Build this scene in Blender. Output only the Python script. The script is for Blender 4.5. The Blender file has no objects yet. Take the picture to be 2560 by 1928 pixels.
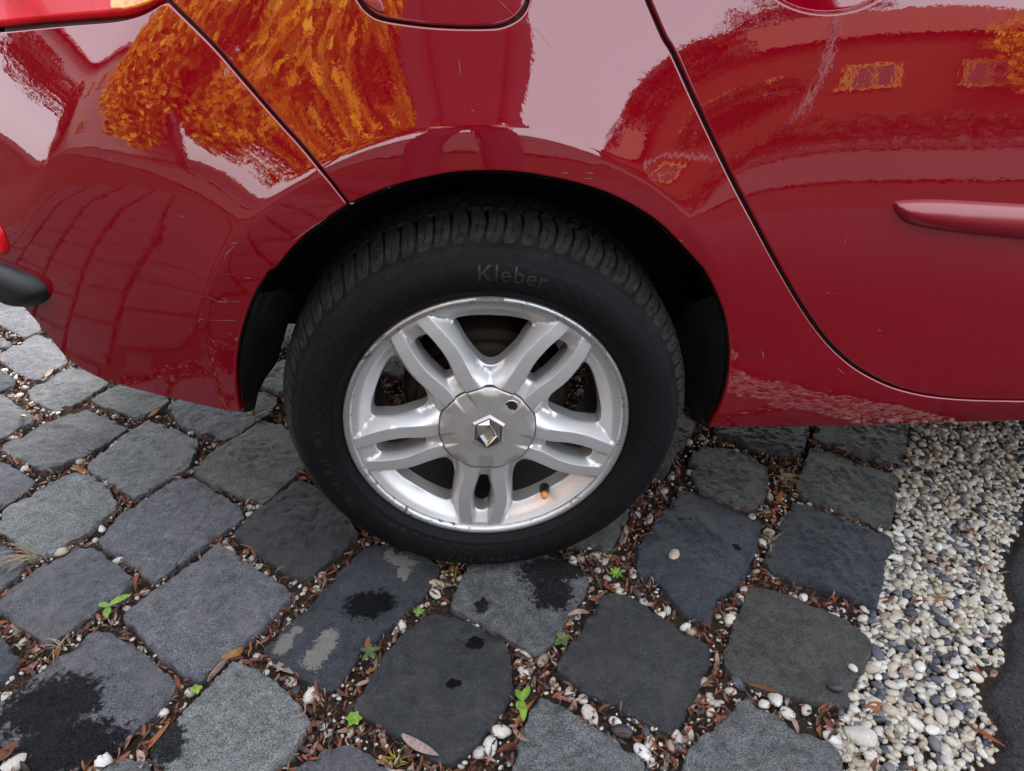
import bpy, bmesh, math, random
import numpy as np
from mathutils import Vector, Matrix, noise
from mathutils.geometry import delaunay_2d_cdt

scene = bpy.context.scene
COL = scene.collection
random.seed(7)
RNG = np.random.default_rng(7)
R = math.radians

# ------------------------------------------------------------------ camera
CAM = np.array([-0.0236, -0.8796, 0.902])
PITCH, YAW, ROLL, FPX, PW, PH = 0.5528, 0.0652, 0.031, 1850.0, 2560.0, 1928.0
_f = np.array([math.sin(YAW)*math.cos(PITCH), math.cos(YAW)*math.cos(PITCH), -math.sin(PITCH)])
_r0 = np.array([math.cos(YAW), -math.sin(YAW), 0.0])
_u0 = np.cross(_r0, _f)
_r = math.cos(ROLL)*_r0 + math.sin(ROLL)*_u0
_u = -math.sin(ROLL)*_r0 + math.cos(ROLL)*_u0
cam = bpy.data.cameras.new('camera')
cam.sensor_fit = 'HORIZONTAL'
cam.sensor_width = 36.0
cam.lens = 36.0*FPX/PW
cam.clip_start = 0.02
cam.clip_end = 2000.0
cam_ob = bpy.data.objects.new('camera', cam)
COL.objects.link(cam_ob)
M = Matrix.Identity(4)
for i in range(3):
    M[i][0], M[i][1], M[i][2], M[i][3] = _r[i], _u[i], -_f[i], CAM[i]
cam_ob.matrix_world = M
scene.camera = cam_ob

# ------------------------------------------------------------------ world, sun, exposure (bright overcast day)
SUN_EL, SUN_AZ = R(44), R(14)      # azimuth clockwise from +y: beyond the car, so its near side and the setts lie in soft shade
world = bpy.data.worlds.new('World')
scene.world = world
world.use_nodes = True
wn = world.node_tree
wn.nodes.clear()
sky = wn.nodes.new('ShaderNodeTexSky')
sky.sky_type = 'NISHITA'
sky.sun_disc = False
sky.sun_elevation = SUN_EL
sky.sun_rotation = SUN_AZ
sky.air_density = 1.0
sky.dust_density = 4.0
sky.ozone_density = 1.0
wcld = wn.nodes.new('ShaderNodeMixRGB')        # even cloud layer over the sky
wcld.inputs[0].default_value = 0.70
wcld.inputs[2].default_value = (7.2, 7.5, 8.1, 1)
bg = wn.nodes.new('ShaderNodeBackground')
bg.inputs[1].default_value = 0.105
wo = wn.nodes.new('ShaderNodeOutputWorld')
wn.links.new(sky.outputs[0], wcld.inputs[1])
wn.links.new(wcld.outputs[0], bg.inputs[0])
wn.links.new(bg.outputs[0], wo.inputs[0])
sun = bpy.data.lights.new('sun', 'SUN')
sun.energy = 2.0
sun.angle = R(20)
sun.color = (1.0, 0.95, 0.88)
sun_ob = bpy.data.objects.new('sun', sun)
COL.objects.link(sun_ob)
_sd = Vector((math.sin(SUN_AZ)*math.cos(SUN_EL), math.cos(SUN_AZ)*math.cos(SUN_EL), math.sin(SUN_EL)))
sun_ob.rotation_euler = _sd.to_track_quat('Z', 'Y').to_euler()
sun_ob.location = (0, 0, 12)
vs = scene.view_settings
vs.view_transform = 'Standard'
vs.look = 'None'
vs.gamma = 1.0
vs.exposure = 2.35
vs.use_curve_mapping = False
scene.cycles.use_denoising = True
scene.cycles.max_bounces = 8
scene.cycles.glossy_bounces = 5
scene.cycles.diffuse_bounces = 4
scene.cycles.transparent_max_bounces = 8
scene.cycles.caustics_reflective = False
scene.cycles.caustics_refractive = False

# ------------------------------------------------------------------ helpers
def ray(px, py):
    return _f + (px-PW/2)/FPX*_r - (py-PH/2)/FPX*_u

def on_ground(px, py, z=0.0):
    d = ray(px, py); t = (z-CAM[2])/d[2]
    return CAM + t*d

def on_side(px, py, y=0.0):
    d = ray(px, py); t = (y-CAM[1])/d[1]
    return CAM + t*d

def tag(o, label=None, cat=None, group=None, kind=None):
    if label: o['label'] = label
    if cat: o['category'] = cat
    if group: o['group'] = group
    if kind: o['kind'] = kind
    return o

def empty(name, loc=(0, 0, 0), parent=None):
    o = bpy.data.objects.new(name, None)
    o.location = loc
    o.empty_display_size = 0.05
    COL.objects.link(o)
    WPOS[o.name] = Vector(loc)
    if parent is not None:
        adopt(o, parent)
    return o

WPOS = {}          # world position of every parent (meshes are built in world coordinates)
def adopt(o, parent):
    o.parent = parent
    o.matrix_parent_inverse = Matrix.Translation(-WPOS.get(parent.name, Vector((0, 0, 0))))

def link_mesh(name, me, mat=None, parent=None):
    o = bpy.data.objects.new(name, me)
    if mat is not None and not me.materials:
        me.materials.append(mat)
    COL.objects.link(o)
    if parent is not None:
        adopt(o, parent)
    return o

def pydata(name, v, f, mat=None, parent=None, smooth=True, normals=None):
    me = bpy.data.meshes.new(name)
    me.from_pydata([tuple(map(float, p)) for p in v], [], [tuple(map(int, q)) for q in f])
    me.update()
    if smooth:
        me.shade_smooth()
    if normals is not None:
        me.normals_split_custom_set_from_vertices([tuple(map(float, n)) for n in normals])
    return link_mesh(name, me, mat, parent)

def bm_obj(name, bm, mat=None, parent=None, smooth=False):
    me = bpy.data.meshes.new(name)
    bm.normal_update()
    bm.to_mesh(me); bm.free()
    if smooth:
        me.shade_smooth()
    return link_mesh(name, me, mat, parent)

def add_box(bm, c, s, rz=0.0, bev=0.0):
    g = bmesh.ops.create_cube(bm, size=1.0)
    m = Matrix.Translation(c) @ Matrix.Rotation(rz, 4, 'Z') @ Matrix.Diagonal((s[0], s[1], s[2], 1))
    bmesh.ops.transform(bm, matrix=m, verts=g['verts'])
    if bev:
        ed = list({e for v in g['verts'] for e in v.link_edges})
        bmesh.ops.bevel(bm, geom=ed, offset=bev, segments=2, affect='EDGES')

def tube_data(pts, rad, n=8, cap=True):
    pts = [Vector(p) for p in pts]
    if not hasattr(rad, '__len__'):
        rad = [rad]*len(pts)
    v, f = [], []
    up = Vector((0.13, 0.21, 1)).normalized()
    for i, p in enumerate(pts):
        t = (pts[min(i+1, len(pts)-1)]-pts[max(i-1, 0)]).normalized()
        a = t.cross(up)
        if a.length < 1e-3: a = t.cross(Vector((1, 0, 0)))
        a.normalize(); b = t.cross(a)
        for k in range(n):
            q = 2*math.pi*k/n
            v.append(p + rad[i]*(math.cos(q)*a + math.sin(q)*b))
    for i in range(len(pts)-1):
        for k in range(n):
            f.append((i*n+k, i*n+(k+1) % n, (i+1)*n+(k+1) % n, (i+1)*n+k))
    if cap:
        f.append(tuple(range(n-1, -1, -1))); f.append(tuple(range((len(pts)-1)*n, len(pts)*n)))
    return v, f

def resample(pts, step, closed=False, smooth=True):
    """Catmull-Rom resample of a 2-D polyline."""
    p = np.asarray(pts, float)
    if closed:
        q = np.vstack([p[-1], p, p[0], p[1]])
    else:
        q = np.vstack([2*p[0]-p[1], p, 2*p[-1]-p[-2]])
    out = []
    for i in range(1, len(q)-2):
        L = np.linalg.norm(q[i+1]-q[i])
        n = max(1, int(math.ceil(L/step)))
        for k in range(n):
            t = k/n
            if smooth:
                out.append(0.5*((2*q[i]) + (-q[i-1]+q[i+1])*t + (2*q[i-1]-5*q[i]+4*q[i+1]-q[i+2])*t*t
                                + (-q[i-1]+3*q[i]-3*q[i+1]+q[i+2])*t**3))
            else:
                out.append(q[i]+(q[i+1]-q[i])*t)
    if not closed:
        out.append(p[-1])
    return np.array(out)

def inside(poly, pts):
    x, y = pts[:, 0], pts[:, 1]
    r = np.zeros(len(pts), bool)
    a = poly; b = np.roll(poly, -1, 0)
    for (x1, y1), (x2, y2) in zip(a, b):
        if y1 == y2: continue
        c = ((y1 > y) != (y2 > y)) & (x < (x2-x1)*(y-y1)/(y2-y1)+x1)
        r ^= c
    return r

def edge_dist(poly, pts, closed=True):
    """distance to a polyline and the vector from the point to its nearest point on it"""
    a = poly if closed else poly[:-1]
    b = np.roll(poly, -1, 0) if closed else poly[1:]
    best = np.full(len(pts), 1e9); vec = np.zeros((len(pts), 2))
    for p, q in zip(a, b):
        d = q-p; L = d@d
        if L < 1e-16: continue
        t = np.clip(((pts-p)@d)/L, 0, 1)
        w = p+t[:, None]*d-pts
        dd = np.hypot(w[:, 0], w[:, 1])
        m = dd < best
        best[m] = dd[m]; vec[m] = w[m]
    return best, vec

def poly_area(p):
    x, y = p[:, 0], p[:, 1]
    return 0.5*np.sum(x*np.roll(y, -1)-np.roll(x, -1)*y)

def cdt(outer, holes=(), lines=(), rings=(), step=0.01, extra=None):
    """triangulate the region inside outer minus holes -> verts(N,2), tris, boundary loops (index lists)"""
    outer = outer if poly_area(outer) > 0 else outer[::-1]
    holes = [h if poly_area(h) < 0 else h[::-1] for h in holes]
    loops = [outer]+list(holes)
    V = []; Ed = []
    for lp in loops:
        n0 = len(V); n = len(lp)
        V += [tuple(p) for p in lp]
        Ed += [(n0+i, n0+(i+1) % n) for i in range(n)]
    nb = len(V)
    for ln, closed in lines:
        n0 = len(V); n = len(ln)
        V += [tuple(p) for p in ln]
        Ed += [(n0+i, n0+(i+1) % n) for i in range(n if closed else n-1)]
    cand = []
    for lp in loops:
        t = np.roll(lp, -1, 0)-np.roll(lp, 1, 0)
        nn = np.stack([-t[:, 1], t[:, 0]], 1); nn /= np.maximum(np.linalg.norm(nn, axis=1), 1e-9)[:, None]
        for d in rings:
            c = lp+nn*d
            dist, _ = edge_dist(lp, c)
            cand.append(c[dist > d*0.9])
    lo, hi = outer.min(0), outer.max(0)
    gx = np.arange(lo[0], hi[0], step); gz = np.arange(lo[1], hi[1], step*0.866)
    g = np.array([(x+(0.5*step if j % 2 else 0), z) for j, z in enumerate(gz) for x in gx])
    keep = np.ones(len(g), bool)
    rmax = (max(rings) if len(rings) else 0)+step*0.35
    for lp in loops:
        d, _ = edge_dist(lp, g); keep &= d > rmax
    for ln, closed in lines:
        d, _ = edge_dist(ln, g, closed); keep &= d > step*0.3
    cand.append(g[keep])
    if extra is not None: cand.append(extra)
    c = np.vstack(cand)
    ok = inside(outer, c)
    for h in holes: ok &= ~inside(h, c)
    V += [tuple(p) for p in c[ok]]
    r = delaunay_2d_cdt([Vector((float(a), float(b))) for a, b in V], Ed, [], 0, 1e-7)
    vv = np.array([(p.x, p.y) for p in r[0]])
    tri = np.array([t for t in r[2] if len(t) == 3])
    cen = vv[tri].mean(1)
    ok = inside(outer, cen)
    for h in holes: ok &= ~inside(h, cen)
    tri = tri[ok]
    a = vv[tri]
    ar = (a[:, 1, 0]-a[:, 0, 0])*(a[:, 2, 1]-a[:, 0, 1])-(a[:, 1, 1]-a[:, 0, 1])*(a[:, 2, 0]-a[:, 0, 0])
    tri[ar < 0] = tri[ar < 0][:, ::-1]
    tri = tri[np.abs(ar) > 1e-12]
    used = np.zeros(len(vv), bool); used[tri.ravel()] = True
    remap = np.cumsum(used)-1
    vv = vv[used]; tri = remap[tri]
    ec = {}
    for t in tri:
        for i in range(3):
            e = (int(t[i]), int(t[(i+1) % 3])); ec[e] = 1
    bnd = [e for e in ec if (e[1], e[0]) not in ec]
    return vv, tri, bnd, loops

def sstep(a, b, x):
    t = np.clip((np.asarray(x, float)-a)/(b-a), 0, 1)
    return t*t*(3-2*t)

# ------------------------------------------------------------------ material helper
class Mat:
    def __init__(s, name, base=(0.5, 0.5, 0.5), rough=0.6, metal=0.0, spec=0.5, coat=0.0, coat_rough=0.03):
        s.m = bpy.data.materials.new(name); s.m.use_nodes = True
        s.t = s.m.node_tree; s.n = s.t.nodes
        s.b = s.n['Principled BSDF']
        s.b.inputs['Base Color'].default_value = (*base, 1)
        s.b.inputs['Roughness'].default_value = rough
        s.b.inputs['Metallic'].default_value = metal
        s.b.inputs['Specular IOR Level'].default_value = spec
        s.b.inputs['Coat Weight'].default_value = coat
        s.b.inputs['Coat Roughness'].default_value = coat_rough
        s._co = None
    def node(s, typ, **kw):
        n = s.n.new(typ)
        for k, v in kw.items(): setattr(n, k, v)
        return n
    def link(s, a, b): s.t.links.new(a, b)
    def coord(s, kind='pos'):
        if kind == 'pos':
            return s.node('ShaderNodeNewGeometry').outputs['Position']
        return s.node('ShaderNodeTexCoord').outputs[kind]
    def noise(s, scale, detail=4, rough=0.5, dist=0.0, co=None):
        n = s.node('ShaderNodeTexNoise')
        n.inputs['Scale'].default_value = scale; n.inputs['Detail'].default_value = detail
        n.inputs['Roughness'].default_value = rough; n.inputs['Distortion'].default_value = dist
        s.link(co if co is not None else s.coord(), n.inputs['Vector'])
        return n.outputs['Fac']
    def voro(s, scale, co=None, feature='F1', out='Distance'):
        n = s.node('ShaderNodeTexVoronoi', feature=feature)
        n.inputs['Scale'].default_value = scale
        s.link(co if co is not None else s.coord(), n.inputs['Vector'])
        return n.outputs[out]
    def ramp(s, fac, stops, interp='LINEAR'):
        n = s.node('ShaderNodeValToRGB'); e = n.color_ramp.elements
        n.color_ramp.interpolation = interp
        while len(e) < len(stops): e.new(0.5)
        for i, (p, c) in enumerate(stops):
            e[i].position = p
            e[i].color = (c, c, c, 1) if not hasattr(c, '__len__') else (*c[:3], 1)
        s.link(fac, n.inputs[0])
        return n.outputs[0]
    def mix(s, fac, a, b, typ='MIX'):
        n = s.node('ShaderNodeMixRGB', blend_type=typ)
        for i, v in ((0, fac), (1, a), (2, b)):
            if isinstance(v, (int, float)): n.inputs[i].default_value = v if i == 0 else (v, v, v, 1)
            elif isinstance(v, tuple): n.inputs[i].default_value = (*v[:3], 1)
            else: s.link(v, n.inputs[i])
        return n.outputs[0]
    def math(s, op, a, b=0.0, clamp=False):
        n = s.node('ShaderNodeMath', operation=op); n.use_clamp = clamp
        for i, v in ((0, a), (1, b)):
            if isinstance(v, (int, float)): n.inputs[i].default_value = v
            else: s.link(v, n.inputs[i])
        return n.outputs[0]
    def color(s, out): s.link(out, s.b.inputs['Base Color'])
    def rough(s, out): s.link(out, s.b.inputs['Roughness'])
    def bump(s, h, strength=0.3, dist=0.01, chain=None, to='Normal'):
        n = s.node('ShaderNodeBump')
        n.inputs['Strength'].default_value = strength; n.inputs['Distance'].default_value = dist
        s.link(h, n.inputs['Height'])
        if chain is not None: s.link(chain, n.inputs['Normal'])
        if to: s.link(n.outputs[0], s.b.inputs[to])
        return n.outputs[0]
# ------------------------------------------------------------------ materials
def make_materials():
    T = {}
    # red car paint: solid base under a clear coat with a little orange peel, dust specks
    m = Mat('red_car_paint', (0.26, 0.004, 0.013), 0.45, 0.0, 0.0, coat=1.0, coat_rough=0.015)
    n1 = m.noise(160, 2, 0.5)
    n2 = m.noise(14, 2, 0.5)
    h = m.math('ADD', m.math('MULTIPLY', n1, 0.25), m.math('MULTIPLY', n2, 1.0))
    m.bump(h, 0.034, 0.0034, to='Coat Normal')
    sp = m.ramp(m.noise(900, 2, 0.6), [(0.735, 0.0), (0.80, 1.0)])
    pat = m.ramp(m.noise(6, 3, 0.6), [(0.45, 0.0), (0.75, 1.0)])
    dust = m.math('MULTIPLY', sp, pat)
    flake = m.mix(m.noise(2600, 1), (0.148, 0.0002, 0.0052), (0.186, 0.0003, 0.0066))
    sz_ = m.node('ShaderNodeSeparateXYZ'); m.link(m.coord(), sz_.inputs[0])
    low = m.ramp(sz_.outputs[2], [(0.28, 1.0), (0.46, 0.0)])
    spray = m.math('MULTIPLY', low, m.ramp(m.noise(38, 6, 0.7), [(0.42, 0.0), (0.78, 1.0)]))
    fl2 = m.mix(m.math('MULTIPLY', spray, 0.10), flake, (0.16, 0.11, 0.095))
    m.color(m.mix(m.math('MULTIPLY', dust, 0.35), fl2, (0.30, 0.22, 0.21)))
    m.b.inputs['Coat IOR'].default_value = 1.85
    T['paint'] = m.m
    m = Mat('moulding_paint', (0.17, 0.001, 0.009), 0.40, 0.0, 0.15, coat=1.0, coat_rough=0.26)
    m.b.inputs['Coat IOR'].default_value = 1.6
    m.bump(m.noise(700, 2), 0.06, 0.001)
    T['moulding'] = m.m
    m = Mat('black_seal', (0.006, 0.006, 0.006), 0.6)
    T['black'] = m.m
    m = Mat('arch_liner_plastic', (0.008, 0.008, 0.009), 0.55, spec=0.3)
    m.bump(m.noise(120, 4), 0.25, 0.003)
    m.color(m.mix(m.ramp(m.noise(25, 5), [(0.5, 0.0), (0.9, 1.0)]), (0.006, 0.006, 0.0065), (0.028, 0.025, 0.022)))
    T['liner'] = m.m
    m = Mat('black_bumper_plastic', (0.007, 0.0075, 0.008), 0.45, spec=0.35)
    m.bump(m.noise(1500, 2), 0.25, 0.0006)
    T['plastic'] = m.m
    m = Mat('tail_lens_red', (0.5, 0.006, 0.012), 0.2, spec=0.2, coat=0.3, coat_rough=0.02)
    m.b.inputs['Subsurface Weight'].default_value = 0.0
    w = m.ramp(m.noise(22, 2), [(0.35, (0.40, 0.003, 0.007)), (0.7, (0.60, 0.006, 0.018))])
    m.color(w)
    T['lens'] = m.m
    m = Mat('tail_lens_amber', (0.85, 0.16, 0.008), 0.15, coat=1.0)
    m.color(m.ramp(m.voro(130), [(0.2, (0.8, 0.11, 0.005)), (0.7, (0.9, 0.28, 0.02))]))
    T['amber'] = m.m
    m = Mat('scratch', (0.17, 0.10, 0.10), 0.6)
    T['scratch'] = m.m
    m = Mat('side_glass', (0.01, 0.012, 0.013), 0.03, spec=0.6)
    T['glass'] = m.m
    m = Mat('underbody', (0.012, 0.011, 0.010), 0.85)
    T['under'] = m.m
    # alloy
    m = Mat('silver_alloy', (0.60, 0.61, 0.62), 0.30, 0.66, coat=0.2, coat_rough=0.10)
    dirt = m.ramp(m.noise(55, 6, 0.65), [(0.52, 0.0), (0.80, 1.0)])
    fl = m.mix(m.noise(3000, 1), (0.50, 0.505, 0.51), (0.58, 0.585, 0.59))
    m.color(m.mix(m.math('MULTIPLY', dirt, 0.22), fl, (0.30, 0.27, 0.23)))
    m.rough(m.math('ADD', m.math('MULTIPLY', m.noise(90, 5), 0.08), 0.35))
    bv = m.node('ShaderNodeBevel'); bv.samples = 4; bv.inputs[0].default_value = 0.0012
    m.bump(m.noise(1800, 2), 0.02, 0.0006, chain=bv.outputs[0])
    T['alloy'] = m.m
    m = Mat('dirty_shaded_barrel', (0.05, 0.047, 0.043), 0.7, 0.2); m.color(m.mix(m.noise(30, 5), (0.005, 0.0045, 0.004), (0.018, 0.016, 0.014))); T['barrel'] = m.m  # brake dust, with the shadow inside the wheel also put into the colour
    m = Mat('worn_rim_edge', (0.45, 0.455, 0.46), 0.35, 0.8)
    sc = m.ramp(m.noise(70, 6, 0.7, 0.5), [(0.57, 0.0), (0.63, 1.0)])
    m.color(m.mix(sc, (0.45, 0.455, 0.46), (0.12, 0.10, 0.085)))
    m.rough(m.math('ADD', m.math('MULTIPLY', sc, 0.35), 0.30))
    m.bump(m.noise(160, 6, 0.7), 0.6, 0.0015)
    T['rim_edge'] = m.m
    m = Mat('kerb_rash', (0.33, 0.31, 0.28), 0.7, 0.3)
    m.bump(m.noise(500, 5), 0.8, 0.002)
    m.color(m.mix(m.noise(260, 5), (0.05, 0.045, 0.04), (0.32, 0.30, 0.27)))
    T['rash'] = m.m
    m = Mat('cap_silver', (0.52, 0.51, 0.49), 0.40, 0.62)
    m.color(m.mix(m.ramp(m.noise(45, 5), [(0.4, 0.0), (0.8, 1.0)]), (0.42, 0.415, 0.40), (0.35, 0.335, 0.305)))
    m.bump(m.noise(1600, 2), 0.12, 0.0008)
    T['cap'] = m.m
    m = Mat('chrome', (0.50, 0.50, 0.50), 0.14, 1.0)
    T['chrome'] = m.m
    m = Mat('emblem_fill', (0.34, 0.33, 0.26), 0.4, 0.5)
    T['emfill'] = m.m
    # rubber
    m = Mat('tyre_rubber', (0.010, 0.0105, 0.011), 0.55, spec=0.09)
    d1 = m.ramp(m.noise(26, 6, 0.65), [(0.45, 0.0), (0.85, 1.0)])
    uvc = m.coord('UV')
    sep = m.node('ShaderNodeSeparateXYZ'); m.link(uvc, sep.inputs[0])
    ang, rad = sep.outputs[0], sep.outputs[1]         # degrees/360, radius in decimetres
    shoulder = m.ramp(rad, [(0.262, 0.0), (0.285, 1.0)])
    grain = m.ramp(m.noise(170, 5, 0.7), [(0.40, 0.0), (0.75, 1.0)])
    dd = m.math('MULTIPLY', m.math('ADD', m.math('MULTIPLY', d1, 0.5), m.math('MULTIPLY', grain, 0.5)), m.math('ADD', m.math('MULTIPLY', shoulder, 0.85), 0.10), clamp=True)
    m.color(m.mix(dd, (0.0045, 0.0049, 0.0057), (0.034, 0.033, 0.030)))
    # moulded hatch panels and ribs on the sidewall
    fine = m.math('SINE', m.math('MULTIPLY', ang, 2*math.pi*420.0))
    ribz = m.math('MULTIPLY', m.ramp(rad, [(0.2655, 0.0), (0.2665, 1.0), (0.2725, 1.0), (0.2735, 0.0)]), fine)
    s1 = m.math('SINE', m.math('ADD', m.math('MULTIPLY', ang, 2*math.pi*64.0), m.math('MULTIPLY', rad, 420.0)))
    s2 = m.math('SINE', m.math('SUBTRACT', m.math('MULTIPLY', ang, 2*math.pi*64.0), m.math('MULTIPLY', rad, 420.0)))
    hat = m.math('ADD', m.math('GREATER_THAN', s1, 0.80), m.math('MULTIPLY', m.math('GREATER_THAN', s2, 0.80), 0.8))
    zone = m.ramp(m.math('SINE', m.math('ADD', m.math('MULTIPLY', ang, 2*math.pi*4.0), 0.9)), [(0.60, 0.0), (0.61, 1.0)])
    zone = m.math('MULTIPLY', m.math('GREATER_THAN', m.math('SINE', m.math('ADD', m.math('MULTIPLY', ang, 2*math.pi*4.0), 0.35)), 0.25),
                  m.ramp(rad, [(0.2255, 0.0), (0.2260, 1.0), (0.2610, 1.0), (0.2615, 0.0)]))
    rings = m.ramp(rad, [(0.218, 0.0), (0.2185, 0.8), (0.2195, 0.8), (0.220, 0.0), (0.2625, 0.0), (0.2630, 0.9), (0.2640, 0.9), (0.2645, 0.0)])
    radl = m.math('MULTIPLY', m.math('GREATER_THAN', m.math('SINE', m.math('MULTIPLY', ang, 2*math.pi*46.0)), 0.985),
                  m.math('MULTIPLY', m.math('SUBTRACT', 1.0, m.math('GREATER_THAN', m.math('SINE', m.math('ADD', m.math('MULTIPLY', ang, 2*math.pi*4.0), 0.35)), 0.25)),
                         m.ramp(rad, [(0.2175, 0.0), (0.2180, 1.0), (0.2600, 1.0), (0.2605, 0.0)])))
    relief = m.math('ADD', m.math('MULTIPLY', hat, zone), radl, clamp=True)
    m.color(m.mix(m.math('MULTIPLY', relief, 0.15), m.mix(dd, (0.0045, 0.0049, 0.0057), (0.040, 0.039, 0.036)), (0.026, 0.027, 0.029)))
    hh = m.math('ADD', m.math('ADD', relief, m.math('MULTIPLY', ribz, 0.35)), rings)
    b1 = m.bump(hh, 1.0, 0.0013, to=None)
    m.bump(m.noise(420, 5, 0.7), 0.35, 0.0012, chain=b1)
    m.rough(m.ramp(dd, [(0.0, 0.55), (1.0, 0.9)]))
    T['rubber'] = m.m
    m = Mat('tread_rubber', (0.02, 0.02, 0.02), 0.85, spec=0.25)
    g1 = m.ramp(m.noise(60, 6, 0.7), [(0.38, 0.0), (0.72, 1.0)])
    g2 = m.ramp(m.noise(330, 5, 0.75), [(0.42, 0.0), (0.70, 1.0)])
    m.color(m.mix(m.math('MULTIPLY', g1, m.math('ADD', m.math('MULTIPLY', g2, 0.7), 0.3)), (0.0075, 0.0078, 0.0082), (0.064, 0.062, 0.057)))
    m.bump(m.noise(500, 6, 0.75), 0.6, 0.002)
    T['tread'] = m.m
    m = Mat('rubber_letters', (0.0085, 0.009, 0.0098), 0.42, spec=0.5)
    T['letters'] = m.m
    m = Mat('rusty_drum', (0.05, 0.022, 0.014), 0.8, 0.2)
    m.color(m.mix(m.noise(60, 5), (0.004, 0.0025, 0.002), (0.022, 0.008, 0.0055)))
    T['drum'] = m.m
    m = Mat('valve_cap_orange', (0.55, 0.17, 0.03), 0.45)
    T['orange'] = m.m

    # ---------------- ground
    # stain lists: (x, y, rx, ry, angle) in metres on the ground, shared by every sett
    wet = [(-0.586, -0.232, 0.064, 0.050, 0), (-0.535, -0.292, 0.074, 0.040, 0), (-0.416, -0.290, 0.022, 0.032, 0.4), (-0.184, -0.066, 0.038, 0.026, 0.3),
           (0.115, 0.001, 0.062, 0.034, 0.2), (0.105, -0.050, 0.034, 0.036, 0), (-0.007, -0.074, 0.011, 0.013, 0),
           (-0.018, -0.147, 0.013, 0.012, 0), (-0.048, -0.217, 0.010, 0.007, 0), (0.436, 0.045, 0.007, 0.008, 0)]
    pale = [(-0.238, -0.139, 0.015, 0.024, -0.3), (-0.250, -0.164, 0.017, 0.019, 0), (-0.300, -0.138, 0.013, 0.018, -0.3), (-0.286, -0.114, 0.010, 0.009, 0.4),
            (-0.140, 0.030, 0.027, 0.013, -0.3), (-0.135, 0.006, 0.010, 0.017, 0), (-0.163, 0.047, 0.009, 0.012, 0)]
    def blobs(m, lst, nz, amp, wob):
        """signed blob field: 1 inside the listed patches, with a ragged outline"""
        pos = m.coord()
        tot = None
        for (x, y, rx, ry, a) in lst:
            mp = m.node('ShaderNodeMapping', vector_type='TEXTURE')
            mp.inputs['Location'].default_value = (x, y, 0)
            mp.inputs['Rotation'].default_value = (0, 0, a)
            mp.inputs['Scale'].default_value = (rx, ry, 50.0)
            m.link(pos, mp.inputs['Vector'])
            ln = m.node('ShaderNodeVectorMath', operation='LENGTH')
            m.link(mp.outputs[0], ln.inputs[0])
            v = m.math('SUBTRACT', 1.0, ln.outputs['Value'])
            tot = v if tot is None else m.math('MAXIMUM', tot, v)
        w = m.math('SUBTRACT', m.noise(nz, 5, 0.6, 0.4), 0.5)
        return m.ramp(m.math('ADD', m.math('ADD', tot, m.math('MULTIPLY', w, amp)), 0.5-wob), [(0.34, 0.0), (0.60, 1.0)])
    def sett(name, dark, light, speck=0.5, tint=None):
        m = Mat(name, dark, 0.82, spec=0.35)
        oi = m.node('ShaderNodeObjectInfo').outputs['Random']
        a = m.noise(430, 5, 0.8); b = m.noise(70, 5, 0.65); c = m.noise(13, 3)
        sp = m.ramp(m.math('ADD', m.math('MULTIPLY', a, 0.82), m.math('MULTIPLY', b, 0.18)), [(0.42, 0.0), (0.58, 1.0)])
        dark = tuple(v*0.42 for v in dark); light = tuple(v*1.26 for v in light)
        col = m.mix(sp, dark, light)
        if tint: col = m.mix(m.ramp(c, [(0.45, 0.0), (0.70, 0.75)]), col, m.mix(sp, tuple(t*0.72 for t in tint), tint))
        wh = m.ramp(m.noise(700, 3, 0.65), [(0.60, 0.0), (0.70, 1.0)])
        col = m.mix(m.math('MULTIPLY', wh, speck), col, (0.22, 0.22, 0.215))
        bl = m.ramp(m.noise(240, 3, 0.6), [(0.28, 1.0), (0.36, 0.0)])
        col = m.mix(m.math('MULTIPLY', bl, 0.55), col, (0.009, 0.0095, 0.011))
        mot = m.ramp(m.noise(38, 6, 0.7, 0.3), [(0.32, 0.60), (0.70, 1.38)])
        col = m.mix(1.0, col, mot, 'MULTIPLY')
        vn = m.ramp(m.noise(9, 6, 0.6, 1.2), [(0.492, 0.0), (0.5, 1.0), (0.508, 0.0)])
        col = m.mix(m.math('MULTIPLY', vn, 0.10), col, (0.18, 0.18, 0.17))
        br = m.math('ADD', m.math('MULTIPLY', oi, 0.45), 0.78)
        cb = m.node('ShaderNodeCombineXYZ')
        for i in range(3): m.link(br, cb.inputs[i])
        col = m.mix(1.0, col, cb.outputs[0], 'MULTIPLY')
        wm = blobs(m, wet, 95, 1.9, 0.0)
        pm = blobs(m, pale, 130, 2.3, 0.02)
        col = m.mix(m.math('MULTIPLY', wm, m.ramp(a, [(0.3, 0.97), (0.75, 0.72)])), col, (0.0035, 0.0035, 0.0038))
        col = m.mix(m.math('MULTIPLY', pm, m.ramp(a, [(0.3, 0.65), (0.6, 0.97)])), col, m.mix(a, (0.12, 0.117, 0.10), (0.22, 0.213, 0.185)))
        m.color(col)
        m.rough(m.math('ADD', m.math('MULTIPLY', b, 0.25), 0.48))
        m.link(m.math('MULTIPLY', m.math('SUBTRACT', 1.08, wm), 0.36), m.b.inputs['Specular IOR Level'])
        b1 = m.bump(m.noise(28, 4, 0.6), 0.35, 0.012, to=None)
        b2 = m.bump(m.noise(120, 6, 0.75), 0.9, 0.008, chain=b1, to=None)
        m.bump(a, 0.7, 0.0028, chain=b2)
        return m.m
    T['sett_blue'] = sett('granite_sett_blue', (0.0076, 0.0105, 0.0166), (0.0315, 0.0383, 0.0516), 0.45)
    T['sett_dark'] = sett('granite_sett_dark', (0.0066, 0.0078, 0.0103), (0.0243, 0.0271, 0.0328), 0.4, (0.0468, 0.0458, 0.0421))
    T['sett_grey'] = sett('granite_sett_grey', (0.0400, 0.0424, 0.0457), (0.1201, 0.1241, 0.1281), 0.35)
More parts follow.
